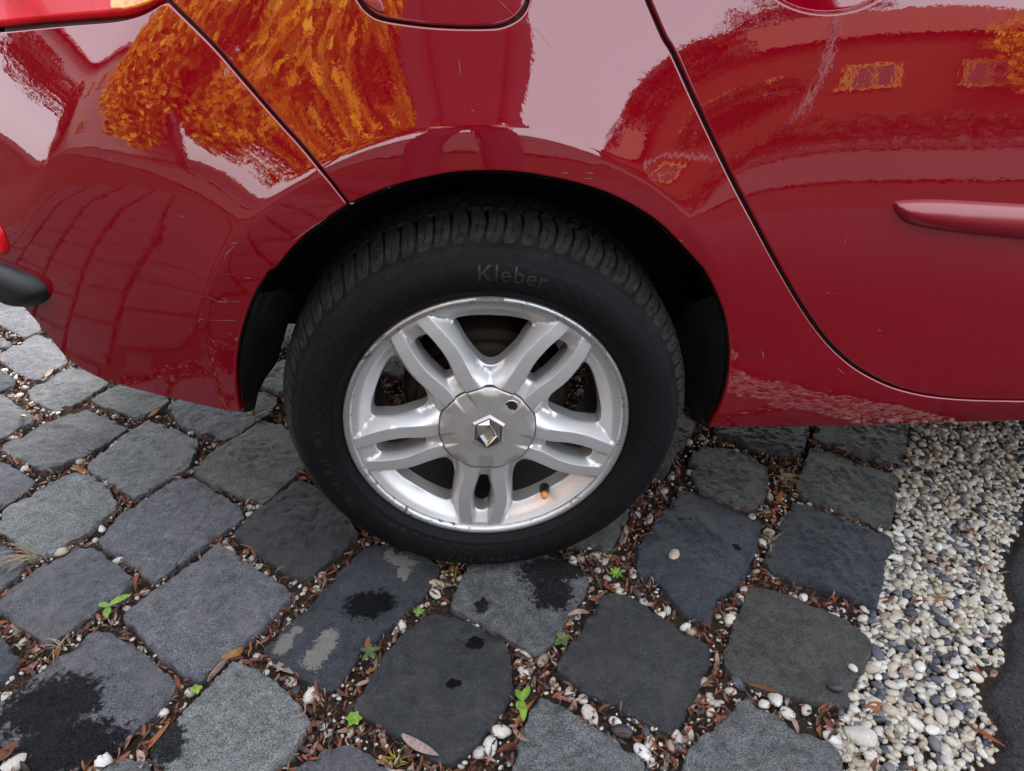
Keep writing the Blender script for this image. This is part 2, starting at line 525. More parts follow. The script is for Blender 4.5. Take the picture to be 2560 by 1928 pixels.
    T['sett_pale'] = sett('granite_sett_pale', (0.0680, 0.0737, 0.0744), (0.1641, 0.1721, 0.1721), 0.3)
    T['sett_green'] = sett('granite_sett_greygreen', (0.0384, 0.0424, 0.0400), (0.1041, 0.1121, 0.1049), 0.3)
    T['sett_violet'] = sett('granite_sett_violet', (0.0384, 0.0384, 0.0480), (0.1081, 0.1097, 0.1281), 0.4, (0.1201, 0.1161, 0.1201))
    T['sett_brown'] = sett('granite_sett_brown', (0.0311, 0.0306, 0.0273), (0.0728, 0.0708, 0.0636), 0.35)
    m = Mat('joint_soil', (0.03, 0.022, 0.016), 0.95, spec=0.2)
    m.color(m.ramp(m.noise(150, 6, 0.7), [(0.3, (0.012, 0.009, 0.007)), (0.55, (0.042, 0.028, 0.019)), (0.75, (0.11, 0.075, 0.05))]))
    m.bump(m.noise(240, 6, 0.75), 1.0, 0.008)
    T['soil'] = m.m
    m = Mat('asphalt', (0.03, 0.031, 0.035), 0.88, spec=0.3)
    a = m.noise(210, 6, 0.8); v = m.noise(130, 6, 0.8)
    m.color(m.mix(m.ramp(a, [(0.4, 0.0), (0.66, 1.0)]), (0.006, 0.006, 0.007), (0.072, 0.072, 0.080)))
    b1 = m.bump(m.noise(30, 4), 0.5, 0.02, to=None)
    m.bump(v, 1.0, 0.012, chain=b1)
    T['asphalt'] = m.m
    def pebble(name, stops, rough=0.5):
        m = Mat(name, (0.5, 0.5, 0.5), rough, spec=0.4)
        g = m.node('ShaderNodeNewGeometry').outputs['Random Per Island']
        oi = m.node('ShaderNodeObjectInfo').outputs['Random']
        rr = m.math('FRACT', m.math('ADD', g, oi))
        c = m.ramp(rr, stops, 'CONSTANT')
        nz = m.ramp(m.noise(300, 5, 0.65), [(0.3, 0.70), (0.7, 1.08)])
        m.color(m.mix(1.0, c, nz, 'MULTIPLY'))
        m.bump(m.noise(500, 4, 0.6), 0.25, 0.0015)
        return m.m
    W_ = [(0.45, 0.425, 0.375), (0.385, 0.35, 0.28), (0.32, 0.275, 0.205), (0.37, 0.34, 0.305), (0.24, 0.195, 0.148)]
    K_ = [(0.030, 0.035, 0.046), (0.048, 0.055, 0.070), (0.019, 0.021, 0.026), (0.10, 0.102, 0.105)]
    def stops(cols): return [(i/len(cols), c) for i, c in enumerate(cols)]
    T['peb_mix'] = pebble('gravel_pebbles', stops([W_[0], K_[0], W_[1], W_[3], K_[1], W_[2], W_[0], W_[1], W_[4], W_[0], K_[3], W_[3], W_[1], W_[2]]))
    T['peb_white'] = pebble('pebble_white', stops([W_[0], W_[3], (0.49, 0.48, 0.455)]))
    T['peb_cream'] = pebble('pebble_cream', stops([W_[1], W_[2], (0.36, 0.33, 0.285)]))
    T['peb_slate'] = pebble('pebble_slate', stops([K_[0], K_[1], K_[2]]))
    T['peb_tan'] = pebble('pebble_tan', stops([W_[4], (0.28, 0.21, 0.165), K_[3]]))
    def leaf(name, cols, rough=0.6, trans=0.0):
        m = Mat(name, cols[0], rough, spec=0.3)
        g = m.node('ShaderNodeNewGeometry').outputs['Random Per Island']
        oi = m.node('ShaderNodeObjectInfo').outputs['Random']
        rr = m.math('FRACT', m.math('ADD', g, oi))
        c = m.ramp(rr, stops(cols), 'CONSTANT')
        m.color(m.mix(1.0, c, m.ramp(m.noise(160, 4), [(0.3, 0.6), (0.7, 1.15)]), 'MULTIPLY'))
        m.bump(m.noise(220, 3), 0.3, 0.002)
        return m.m
    T['litter'] = leaf('leaf_litter', [(0.150, 0.048, 0.022), (0.070, 0.026, 0.016), (0.19, 0.105, 0.075), (0.110, 0.036, 0.020), (0.034, 0.017, 0.012), (0.170, 0.052, 0.016),
                                       (0.24, 0.155, 0.125), (0.048, 0.022, 0.015), (0.082, 0.046, 0.034), (0.135, 0.042, 0.020)])
    T['leaf_pink'] = leaf('dry_leaf_pink', [(0.2604, 0.1736, 0.1426), (0.2356, 0.1674, 0.1488), (0.2852, 0.1860, 0.1364)])
    T['leaf_orange'] = leaf('dry_leaf_orange', [(0.2108, 0.0806, 0.0174), (0.1860, 0.0620, 0.0155), (0.2480, 0.1178, 0.0310)])
    T['leaf_brown'] = leaf('dry_leaf_brown', [(0.1054, 0.0372, 0.0186), (0.0806, 0.0310, 0.0174)])
    T['leaf_green'] = leaf('fresh_leaf', [(0.1116, 0.2046, 0.0155), (0.0930, 0.1860, 0.0186), (0.1364, 0.2356, 0.0217)], 0.45)
    T['leaf_dull'] = leaf('dull_green_leaf', [(0.0558, 0.0806, 0.0217), (0.0744, 0.0868, 0.0310)], 0.5)
    T['straw'] = leaf('dry_grass', [(0.2604, 0.2046, 0.1178), (0.2108, 0.1612, 0.0868), (0.2976, 0.2480, 0.1550)])
    T['yellow'] = leaf('yellow_grass', [(0.2604, 0.2046, 0.0186), (0.2232, 0.1860, 0.0248)])
    T['moss'] = leaf('moss', [(0.0372, 0.0620, 0.0093), (0.0558, 0.0868, 0.0124), (0.0310, 0.0434, 0.0074)])
    # ---------------- surroundings that the paint mirrors
    T['bark'] = Mat('bark', (0.06, 0.045, 0.035), 0.9).m
    T['autumn'] = leaf('autumn_foliage', [(0.90, 0.47, 0.012), (0.82, 0.38, 0.010), (0.95, 0.58, 0.03), (0.70, 0.27, 0.010)])
    T['dark_foliage'] = leaf('dark_foliage', [(0.035, 0.045, 0.020), (0.05, 0.06, 0.022), (0.03, 0.035, 0.018)])
    m = Mat('ochre_render', (0.13, 0.040, 0.018), 0.9); m.bump(m.noise(40, 4), 0.2, 0.01); T['ochre'] = m.m
    m = Mat('grey_render', (0.30, 0.27, 0.27), 0.9); m.bump(m.noise(40, 4), 0.2, 0.01); T['greywall'] = m.m
    T['rooftile'] = Mat('roof_tile', (0.17, 0.06, 0.04), 0.8).m
    T['winframe'] = Mat('window_frame_painted_glow', (0.62, 0.33, 0.06), 0.5).m  # yellow frame colour stands in for the orange glow of the windows
    m = Mat('window_glass', (0.03, 0.03, 0.035), 0.05, spec=0.8); T['pane'] = m.m
    m = Mat('pale_paving', (0.30, 0.28, 0.27), 0.9); m.color(m.mix(m.noise(3, 5), (0.03, 0.028, 0.027), (0.055, 0.05, 0.047))); T['farpath'] = m.m
    m = Mat('road_asphalt', (0.07, 0.07, 0.07), 0.9); m.color(m.mix(m.noise(2, 5), (0.03, 0.03, 0.03), (0.055, 0.05, 0.05))); T['farroad'] = m.m
    T['steel'] = Mat('galvanised_steel', (0.30, 0.30, 0.31), 0.5, 0.7).m
    m = Mat('dark_jacket', (0.012, 0.014, 0.022), 0.85); m.bump(m.noise(60, 4), 0.4, 0.01); T['jacket'] = m.m
    T['skin'] = Mat('skin', (0.45, 0.26, 0.19), 0.5).m
    T['hair'] = Mat('hair', (0.03, 0.02, 0.015), 0.6).m
    T['denim'] = Mat('dark_denim', (0.02, 0.025, 0.045), 0.9).m
    T['phone'] = Mat('phone_black', (0.01, 0.01, 0.011), 0.2).m
    m = Mat('grey_paint', (0.22, 0.23, 0.24), 0.3, coat=1.0); T['grey_paint'] = m.m
    return T
T = make_materials()
# ------------------------------------------------------------------ car body surface  P(s, z)
# s runs along the side of the car (s = x over the straight part, negative towards the rear corner), z is height
_S = np.linspace(-1.3, 2.2, 3501)
_PHI = np.interp(_S, [-1.3, -1.16, -1.04, -0.92, -0.80, -0.68, -0.58, -0.48, -0.38, -0.28, -0.15, 0.0, 2.2],
                 np.radians([90, 86, 72, 52, 38, 28, 20.5, 14, 8.5, 4, 1, 0.0, -7]))
_i0 = int(np.argmin(np.abs(_S)))
_ds = _S[1]-_S[0]
_X = np.concatenate([[0], np.cumsum(0.5*(np.cos(_PHI)[1:]+np.cos(_PHI)[:-1])*_ds)]); _X -= _X[_i0]
_Y = np.concatenate([[0], np.cumsum(0.5*(-np.sin(_PHI)[1:]-np.sin(_PHI)[:-1])*_ds)]); _Y -= _Y[_i0]

_Z = np.linspace(0.10, 1.10, 1001)
def _profile(zs, deg, z0):
    t = np.radians(np.interp(_Z, zs, deg))
    o = -np.concatenate([[0], np.cumsum(0.5*(np.tan(t)[1:]+np.tan(t)[:-1])*(_Z[1]-_Z[0]))])
    return o-np.interp(z0, _Z, o)
_DOOR = _profile([0.10, 0.27, 0.31, 0.36, 0.45, 0.55, 0.64, 0.73, 0.80, 0.86, 1.0],
                 [-30, -26, -14, -6, -2.5, 0.0, 2.4, 5.0, 8.0, 11.0, 16.0], 0.50)
_BUMP = _profile([0.10, 0.28, 0.36, 0.43, 0.52, 0.60, 0.655, 0.70, 0.745, 0.80, 1.0],
                 [-16, -14, -11, -9, -6.5, -3.0, 2.5, 9.0, 13.5, 17.0, 20.0], 0.50)
ACX, ACZ = 0.0, 0.335           # centre of the wheel arch

def soft(t, w):
    """smooth max(t, 0)"""
    return 0.5*(t+np.sqrt(t*t+w*w))

def o_side(s, z):
    s = np.asarray(s, float); z = np.asarray(z, float)
    tb = sstep(-0.10, -0.40, s)
    o = (1-tb)*np.interp(z, _Z, _DOOR)+tb*np.interp(z, _Z, _BUMP)
    # flared arch: a crease ring with a shoulder that faces up outside it
    dx, dz = s-ACX, z-ACZ
    r = np.hypot(dx, dz); a = np.degrees(np.arctan2(dx, dz))
    rc = np.interp(a, [-180, -95, -60, -30, 0, 30, 50, 75, 180], [0.395, 0.392, 0.388, 0.380, 0.376, 0.368, 0.357, 0.345, 0.34])
    w = np.interp(a, [-180, -140, -100, -60, -20, 20, 42, 62, 80, 180], [0.0, 0.06, 0.42, 0.80, 1.0, 1.0, 0.78, 0.30, 0.0, 0.0])
    L = 0.092
    q = soft(r-rc, 0.007)
    g = 0.027*np.exp(-q/L)-0.05*soft(rc-r, 0.007)
    g = np.where(r < 0.20, 0.02, g)
    o = o+w*g
    # rear corner: ridge below the tail lamp, the surface left of it turns away
    nx, nz = -0.757, 0.653
    d = (s+0.447)*nx+(z-0.745)*nz
    fade = sstep(0.50, 0.64, z)
    o = o-0.36*fade*0.10*(1-np.exp(-soft(d, 0.010)/0.10))
    # door handle dish
    e = np.hypot((s-0.372)/0.094, (z-0.893)/0.064)
    o = o-0.022*np.clip(1-np.clip(e, 0, 1)**2.2, 0, 1)-0.0035*(1-sstep(0.93, 1.0, e))
    return o

def P(s, z):
    s = np.asarray(s, float); z = np.asarray(z, float)
    o = o_side(s, z)
    ph = np.interp(s, _S, _PHI)
    return np.stack([np.interp(s, _S, _X)-np.sin(ph)*o, np.interp(s, _S, _Y)-np.cos(ph)*o, z], -1)

def PN(s, z, h=2e-4):
    a = P(s+h, z)-P(s-h, z); b = P(s, z+h)-P(s, z-h)
    n = np.cross(a, b); n /= np.linalg.norm(n, axis=-1)[..., None]
    return n

def pix(p):
    d = p-CAM; zz = d@_f
    return np.stack([PW/2+FPX*(d@_r)/zz, PH/2-FPX*(d@_u)/zz], -1)

def to_sz(pts):
    """pixels -> (s, z) on the body surface by Newton steps"""
    pts = np.asarray(pts, float)
    g = np.array([on_side(a, b, 0.0)[[0, 2]] for a, b in pts])
    s, z = g[:, 0].copy(), g[:, 1].copy()
    for it in range(40):
        p = pix(P(s, z)); e = pts-p
        h = 1e-3
        js = (pix(P(s+h, z))-pix(P(s-h, z)))/(2*h); jz = (pix(P(s, z+h))-pix(P(s, z-h)))/(2*h)
        det = js[:, 0]*jz[:, 1]-js[:, 1]*jz[:, 0]
        ds = (e[:, 0]*jz[:, 1]-e[:, 1]*jz[:, 0])/det; dz = (js[:, 0]*e[:, 1]-js[:, 1]*e[:, 0])/det
        s += 0.7*np.clip(ds, -0.05, 0.05); z += 0.7*np.clip(dz, -0.05, 0.05)
    return np.stack([s, z], 1)

def panel(name, outer, mat, parent, holes=(), step=0.010, er=0.0028, lift=0.0, flange=0.014, lines=(), rings=(0.0006, 0.0015, 0.0028), extra=None):
    vv, tri, bnd, loops = cdt(outer, holes, lines, rings=rings, step=step, extra=extra)
    s, z = vv[:, 0], vv[:, 1]
    p = P(s, z); n = PN(s, z)
    dist = np.full(len(vv), 1e9); vec = np.zeros((len(vv), 2))
    for lp in loops:
        d, w = edge_dist(lp, vv)
        m = d < dist; dist[m] = d[m]; vec[m] = w[m]
    q = np.clip((er-dist)/er, 0, 1)
    p = p+n*(lift-er*(1-np.sqrt(np.clip(1-q*q, 0, 1))))[:, None]
    # outward direction along the surface towards the edge
    onb = dist < 1e-6
    nb = {}
    for a, b in bnd:
        t = vv[b]-vv[a]; t = np.array([t[1], -t[0]]); t /= max(np.linalg.norm(t), 1e-12)
        for k in (a, b): nb[k] = nb.get(k, 0)+t
    for k, t in nb.items(): vec[k] = t
    L = np.maximum(np.linalg.norm(vec, axis=1), 1e-9)
    u2 = vec/L[:, None]
    h = 1e-3
    ts = (P(s+h, z)-P(s-h, z))/(2*h); tz = (P(s, z+h)-P(s, z-h))/(2*h)
    ud = ts*u2[:, :1]+tz*u2[:, 1:]
    ud -= n*np.sum(ud*n, 1)[:, None]
    ud /= np.maximum(np.linalg.norm(ud, axis=1), 1e-9)[:, None]
    sn = np.clip(q, 0, 0.97)
    nn = n*np.sqrt(1-sn*sn)[:, None]+ud*sn[:, None]
    nn /= np.linalg.norm(nn, axis=1)[:, None]
    V = list(p); N = list(nn); F = [tuple(t) for t in tri]
    # turned-in flange
    idx = {}
    for a, b in bnd:
        for k in (a, b):
            if k not in idx:
                idx[k] = len(V); V.append(p[k]); N.append(ud[k])
                V.append(p[k]-n[k]*flange); N.append(ud[k])
        F.append((idx[b], idx[a], idx[a]+1, idx[b]+1))
    return pydata(name, V, F, mat, parent, True, N)

def crv(pts, step=0.004):
    """pixel polyline -> resampled (s, z) curve"""
    return resample(to_sz(pts), step)

def z1(pts): return [(x/2.45, y/2.45) for x, y in pts]
def z2(pts): return [(800+x/2.45, y/2.45) for x, y in pts]
def z3(pts): return [(1660+x/2.45, y/2.45) for x, y in pts]
def zA(pts): return [(x/2.45, 600+y/2.45) for x, y in pts]
def zF(pts): return [(1660+x/2.45, 680+y/2.45) for x, y in pts]

car = empty('parked_car', (0.75, 0.86, 0.0))
tag(car, 'glossy dark red hatchback parked on the stone setts, rear side and wheel in view', 'car')

seam = z1([(1030, 0), (1300, 270), (1500, 500), (1700, 730), (1870, 920), (2000, 1080), (2135, 1252)])
lip = (z1([(2135, 1252), (2000, 1340), (1890, 1422), (1780, 1530), (1690, 1640)]) +
       zA([(1640, 200), (1560, 330), (1500, 480), (1460, 640), (1445, 770), (1445, 880), (1455, 980), (1475, 1060)]))
lip_q = (z2([(170, 1252), (300, 1195), (450, 1140), (600, 1100), (800, 1060), (1000, 1048), (1200, 1055), (1400, 1085), (1600, 1130),
             (1800, 1200), (2000, 1310), (2100, 1385)]) +
         z3([(0, 1390), (100, 1492), (200, 1602)]) +
         zF([(255, 0), (330, 150), (380, 290), (400, 430), (400, 560), (385, 690), (350, 810), (310, 890), (272, 955)]))
bottom_b = zA([(1475, 1060), (1300, 1030), (1000, 960), (700, 880), (560, 825), (430, 745), (360, 670), (280, 570), (200, 475), (130, 400)])
sill = zF([(272, 955), (700, 951), (1200, 942), (1500, 932), (2205, 912)])
dseam = (z2([(2008, 0), (2103, 220)]) + z3([(60, 330), (200, 640), (400, 1060), (550, 1350), (705, 1640)]) +
         zF([(860, 236), (1000, 426), (1150, 566), (1300, 657), (1450, 718), (1650, 762), (1900, 783), (2205, 790)]))
GAP = 0.0014

def offset_open(c, d):
    t = np.gradient(c, axis=0); n = np.stack([-t[:, 1], t[:, 0]], 1); n /= np.linalg.norm(n, axis=1)[:, None]
    return c+n*d

seam_c, lip_c, lipq_c = crv(seam), crv(lip), crv(lip_q)
bot_c, sill_c, dseam_c = crv(bottom_b), crv(sill), crv(dseam)
# parts of the outlines beyond the picture
top_seam = resample([(seam_c[0][0]-0.075, 0.99), (seam_c[0][0]-0.040, 0.90), tuple(seam_c[0])], 0.006)[:-1]
seam_full = np.vstack([top_seam, seam_c])
dtop = resample([(dseam_c[0][0]-0.045, 0.99), (dseam_c[0][0]-0.025, 0.92), tuple(dseam_c[0])], 0.006)[:-1]
dright = resample([tuple(dseam_c[-1]), (1.05, dseam_c[-1][1]+0.002), (2.10, dseam_c[-1][1]+0.006)], 0.02)[1:]
dseam_full = np.vstack([dtop, dseam_c, dright])
sright = resample([tuple(sill_c[-1]), (1.05, sill_c[-1][1]+0.003), (2.10, sill_c[-1][1]+0.008)], 0.02)[1:]

# --- rear quarter panel with the sill
flap = z2([(215, -160), (205, -60), (232, 5), (290, 74), (380, 122), (600, 157), (800, 172), (1000, 174), (1120, 162), (1220, 112), (1272, 40), (1292, -60), (1290, -160)])
flap_sz = to_sz(flap)
ftop = flap_sz[[0, -1]][:, 1].mean()+0.055
flap_loop = resample(np.vstack([flap_sz, [(flap_sz[-1][0]-0.012, ftop-0.012), (flap_sz[-1][0]-0.04, ftop), (flap_sz[0][0]+0.04, ftop), (flap_sz[0][0]+0.012, ftop-0.012)]]), 0.005, closed=True)
q_out = np.vstack([offset_open(seam_full, GAP), lipq_c[1:], np.vstack([sill_c, sright])[1:],
                   offset_open(dseam_full, -GAP*1.5)[::-1]])
crease = []
for a in np.radians(np.arange(-62, 60, 0.8)):
    ad = math.degrees(a)
    rc = np.interp(ad, [-95, -60, -30, 0, 30, 50, 75], [0.392, 0.388, 0.380, 0.376, 0.368, 0.357, 0.345])
    crease.append((ACX+rc*math.sin(a), ACZ+rc*math.cos(a)))
crease = np.array(crease)
ex_c = np.vstack([crease]+[np.stack([ACX+(crease[:, 0]-ACX)*(1+k), ACZ+(crease[:, 1]-ACZ)*(1+k)], 1) for k in (-0.04, -0.022, -0.01, 0.01, 0.022, 0.04)])
quarter = panel('quarter_panel', q_out, T['paint'], car, holes=[flap_loop], extra=ex_c)
# --- fuel flap with its finger recess
cen = flap_loop.mean(0)
fl_in = cen+(flap_loop-cen)*(1-0.0036/0.09)
flap_o = panel('fuel_flap', fl_in, T['paint'], car, step=0.012)
fb = panel('fuel_flap_seal', cen+(flap_loop-cen)*1.02, T['black'], flap_o, lift=-0.012, step=0.02)
rec = to_sz(z2([(262, -6), (300, 40), (372, 82), (392, 70), (366, -6)]))
panel('finger_recess', resample(rec, 0.004, closed=True), T['moulding'], flap_o, lift=0.0025, step=0.008, er=0.002, rings=(0.0008, 0.0018))

# --- rear door
door_top = np.array([(2.10, 0.99)])
d_out = np.vstack([offset_open(dseam_full, GAP*1.5), door_top])
dish = np.array([(0.372+0.094*e*math.cos(t), 0.893+0.064*e*math.sin(t)) for e in (0.5, 0.6, 0.7, 0.78, 0.85, 0.90, 0.93, 0.95, 0.97, 0.985, 1.0, 1.015, 1.04, 1.08) for t in np.linspace(0, 2*math.pi, 150, endpoint=False)])
door = panel('rear_door', d_out, T['paint'], car, step=0.010, extra=dish)
# side moulding
tip = z3([(1398, 1275), (1412, 1245), (1450, 1226), (1700, 1222), (2205, 1250)])
low = z3([(2205, 1468), (1900, 1436), (1700, 1412), (1500, 1372), (1425, 1320)])
tsz, lsz = to_sz(tip), to_sz(low)
mo = np.vstack([resample(tsz, 0.004), resample([tuple(tsz[-1]), (1.0, tsz[-1][1]+0.006), (1.25, tsz[-1][1]+0.012)], 0.02)[1:],
                resample([(1.25, lsz[0][1]+0.012), (1.0, lsz[0][1]+0.006), tuple(lsz[0])], 0.02)[:-1], resample(lsz, 0.004)])
def strip(name, loop, mat, parent, height, rnd, skew=0.0, step=0.006, base=-0.002):
    vv, tri, bnd, loops = cdt(loop, (), (), rings=(0.0012, 0.003, 0.006, 0.009), step=step)
    d, vec = edge_dist(loops[0], vv)
    t = np.clip(d/rnd, 0, 1)
    hgt = base+(height-base)*np.sqrt(np.clip(1-(1-t)**2, 0, 1))
    n = PN(vv[:, 0], vv[:, 1]); p = P(vv[:, 0], vv[:, 1])+n*hgt[:, None]
    o = pydata(name, p, tri, mat, parent, True)
    return o
mould = strip('side_moulding', mo, T['moulding'], door, 0.017, 0.021)
panel('moulding_seal', np.vstack([offset_open(mo, 0.0018)]), T['black'], door, lift=0.0006, step=0.02, er=0.001, rings=(), flange=0.004)
# door handle above the dish
hb = bmesh.new()
hv, hf = tube_data([P(0.27, 0.913)+PN(0.27, 0.913)*0.012, P(0.30, 0.918)+PN(0.30, 0.918)*0.032, P(0.37, 0.921)+np.array([0, -0.046, 0]),
                    P(0.44, 0.92)+PN(0.44, 0.918)*0.034, P(0.47, 0.918)+PN(0.47, 0.918)*0.012], [0.010, 0.012, 0.013, 0.012, 0.010], 12)
pydata('door_handle', hv, hf, T['paint'], door)

# --- rear bumper
btop = z1([(1012, -6), (962, 34), (855, 90), (700, 126), (400, 152), (0, 192)])
btop_c = crv(btop)
lw = bot_c[-1]
left_edge = np.array([(btop_c[-1][0]-0.10, btop_c[-1][1]+0.005), (-1.05, btop_c[-1][1]), (-1.05, 0.36), (-0.90, 0.345)])
bl = resample([tuple(bot_c[-1]), (bot_c[-1][0]-0.03, bot_c[-1][1]-0.004), (-0.90, bot_c[-1][1]-0.012), (-1.05, bot_c[-1][1]-0.012)], 0.012)[1:]
b_out = np.vstack([offset_open(seam_c, -GAP)[::-1], btop_c[2:], [(-1.05, btop_c[-1][1])], bl[::-1], bot_c[::-1], lip_c[::-1][1:-1]])
bumper = panel('rear_bumper', b_out, T['paint'], car, step=0.009, extra=ex_c[ex_c[:, 0] < -0.1])
# black rubbing strip and reflector on the corner
rub = zA([(-140, 95), (0, 135), (100, 170), (200, 215), (270, 268), (304, 328), (290, 374), (220, 400), (120, 392), (30, 345), (-140, 250)])
rub_c = resample(to_sz(rub), 0.006, closed=True)
strip('rubbing_strip', rub_c, T['plastic'], bumper, 0.024, 0.026, base=-0.004)
refl = resample(to_sz(z1([(-160, 1290), (-60, 1320), (10, 1400), (48, 1490), (56, 1545), (20, 1560), (-60, 1540), (-160, 1480)])), 0.005, closed=True)
strip('rear_reflector', refl, T['lens'], bumper, 0.005, 0.006)
# --- tail lamp
tl_low = crv(z1([(1000, -8), (950, 26), (850, 72), (760, 93), (600, 108), (300, 133), (0, 164)]))
tl = np.vstack([tl_low, [(-1.0, tl_low[-1][1]+0.01), (-1.0, 0.99), (seam_full[0][0]-0.01, 0.99)], offset_open(top_seam, -0.004)[1:-1]])
lamp = panel('tail_lamp', tl, T['lens'], car, step=0.012, lift=0.004, er=0.006, rings=(0.001, 0.003, 0.006))
am = to_sz(z1([(985, -2), (940, 20), (850, 56), (790, 68), (690, 70), (700, -2)]))
am2 = np.vstack([am, [(am[-1][0]-0.01, 0.95), (am[0][0]-0.03, 0.95)]])
panel('amber_indicator', resample(am2, 0.006, closed=True, smooth=False), T['amber'], lamp, step=0.01, lift=0.0055, er=0.002, rings=(0.001, 0.002))
# --- dark seals behind every gap
def backing(name, curve, w, parent, depth=0.011):
    a, b = offset_open(curve, w), offset_open(curve, -w)
    V = []
    for q in (a, b):
        V += list(P(q[:, 0], q[:, 1])-PN(q[:, 0], q[:, 1])*depth)
    n = len(curve)
    return pydata(name, V, [(i, i+1, n+i+1, n+i) for i in range(n-1)], T['black'], parent, False)
backing('seam_seal', seam_full, 0.010, bumper)
backing('door_seal', dseam_full, 0.014, door)
backing('lamp_seal', np.vstack([btop_c]), 0.014, lamp, 0.006)

# --- wheel arch liner, underbody, greenhouse
lipall = np.vstack([lip_c[::-1], lipq_c[1:]])
LP = P(lipall[:, 0], lipall[:, 1])
c0 = np.array([ACX, 0, ACZ])
V = []; n = len(lipall)
cols = [(0.006, -0.004), (0.030, 0.004), (0.075, 0.020), (0.16, 0.030), (0.30, 0.030)]
for dy, dr in cols:
    for k in range(n):
        p = LP[k].copy(); rv = p-c0; rv[1] = 0; rv /= np.linalg.norm(rv)
        q = p+rv*dr; q[1] = p[1]+dy
        V.append(q)
F = []
for j in range(len(cols)-1):
    for k in range(n-1):
        F.append((j*n+k, j*n+k+1, (j+1)*n+k+1, (j+1)*n+k))
b0 = (len(cols)-1)*n
F.append(tuple(range(b0, b0+n)))
liner = pydata('wheel_arch_liner', V, F, T['liner'], car)
def skirt(lipc, zmax, pts, parent):
    a = lipc[lipc[:, 1] < zmax]
    a = a[np.argsort(-a[:, 1])]
    b = resample([tuple(on_side(x*PW/2212, y*PW/2212, 0.12)[[0, 2]]) for x, y in pts], 0.01)
    m_ = 24
    ia = np.linspace(0, len(a)-1, m_).astype(int); ib = np.linspace(0, len(b)-1, m_).astype(int)
    V = []
    for i, j in zip(ia, ib):
        p = P(a[i][0], a[i][1])+np.array([0, 0.005, 0]); q = np.array([b[j][0], 0.12, b[j][1]])
        V += [tuple(p), tuple(p*0.5+q*0.5+np.array([0, 0.02, 0])), tuple(q)]
    F = []
    for i in range(m_-1):
        for k in range(2): F.append((i*3+k, i*3+k+1, i*3+k+4, i*3+k+3))
    pydata('liner_flange', V, F, T['liner'], parent)
skirt(lip_c, 0.50, [(640, 640), (612, 735), (598, 782), (575, 815), (558, 850), (548, 885), (522, 892)], liner)
skirt(lipq_c[lipq_c[:, 0] > 0.2], 0.50, [(1455, 700), (1468, 770), (1474, 830), (1482, 875), (1500, 905), (1522, 920)], liner)
bm = bmesh.new()
add_box(bm, (1.30, 0.90, 0.345), (1.90, 1.60, 0.03))
add_box(bm, (-0.55, 1.00, 0.40), (0.42, 1.10, 0.03))
add_box(bm, (0.0, 1.0, 0.52), (0.70, 1.30, 0.03))
add_box(bm, (0.0, 0.95, 0.29), (0.09, 1.30, 0.09))
bm_obj('underbody', bm, T['under'], car)
# far wheel, under the far sill
bm = bmesh.new()
g = bmesh.ops.create_cone(bm, cap_ends=True, segments=40, radius1=0.296, radius2=0.296, depth=0.18)
bmesh.ops.transform(bm, matrix=Matrix.Translation((0, 1.52, 0.296)) @ Matrix.Rotation(R(90), 4, 'X'), verts=g['verts'])
bmesh.ops.bevel(bm, geom=[e for e in bm.edges if abs(e.calc_face_angle(0)) > 1], offset=0.03, segments=3, affect='EDGES')
bm_obj('far_rear_wheel', bm, T['rubber'], car)
# upper body: side glass, roof, tail and the far side close the shell
V = []; F = []
st = [(-0.62, 0.99), (-0.30, 0.99), (0.10, 0.99), (0.70, 0.99), (2.10, 0.99)]
for s_, z_ in st: V.append(P(np.array(s_), np.array(z_)))
for (x, y, z) in [(-0.42, 0.24, 1.40), (-0.20, 0.22, 1.45), (0.15, 0.21, 1.47), (0.70, 0.21, 1.49), (2.10, 0.23, 1.46)]: V.append((x, y, z))
for i in range(4): F.append((i, i+1, 6+i, 5+i))
pydata('side_window', V, F, T['glass'], car)
V = [(-0.42, 0.24, 1.402), (-0.20, 0.22, 1.452), (0.15, 0.21, 1.472), (0.70, 0.21, 1.492), (2.10, 0.23, 1.462)]
V += [(x, 1.72-y, z) for x, y, z in V]
pydata('roof', V, [(i, i+1, 6+i, 5+i) for i in range(4)], T['paint'], car)
e0 = P(np.array(-1.05), np.array(0.99)); e1 = P(np.array(-1.05), np.array(0.45))
V = [e0, (e0[0], 1.5, 0.99), (-0.42, 1.48, 1.40), (-0.42, 0.24, 1.40), e1, (e1[0], 1.5, 0.45)]
pydata('tailgate', V, [(0, 1, 2, 3), (4, 5, 1, 0)], T['paint'], car, False)
V = [(-0.6, 1.72, 0.3), (2.10, 1.72, 0.3), (2.10, 1.72, 0.99), (-0.6, 1.72, 0.99), (2.10, 1.5, 1.46), (-0.4, 1.48, 1.40)]
pydata('far_side', V, [(0, 1, 2, 3), (3, 2, 4, 5)], T['paint'], car, False)
bm = bmesh.new(); add_box(bm, (2.112, 0.88, 0.86), (0.02, 1.62, 1.12))
bm_obj('front_bulkhead', bm, T['under'], car)

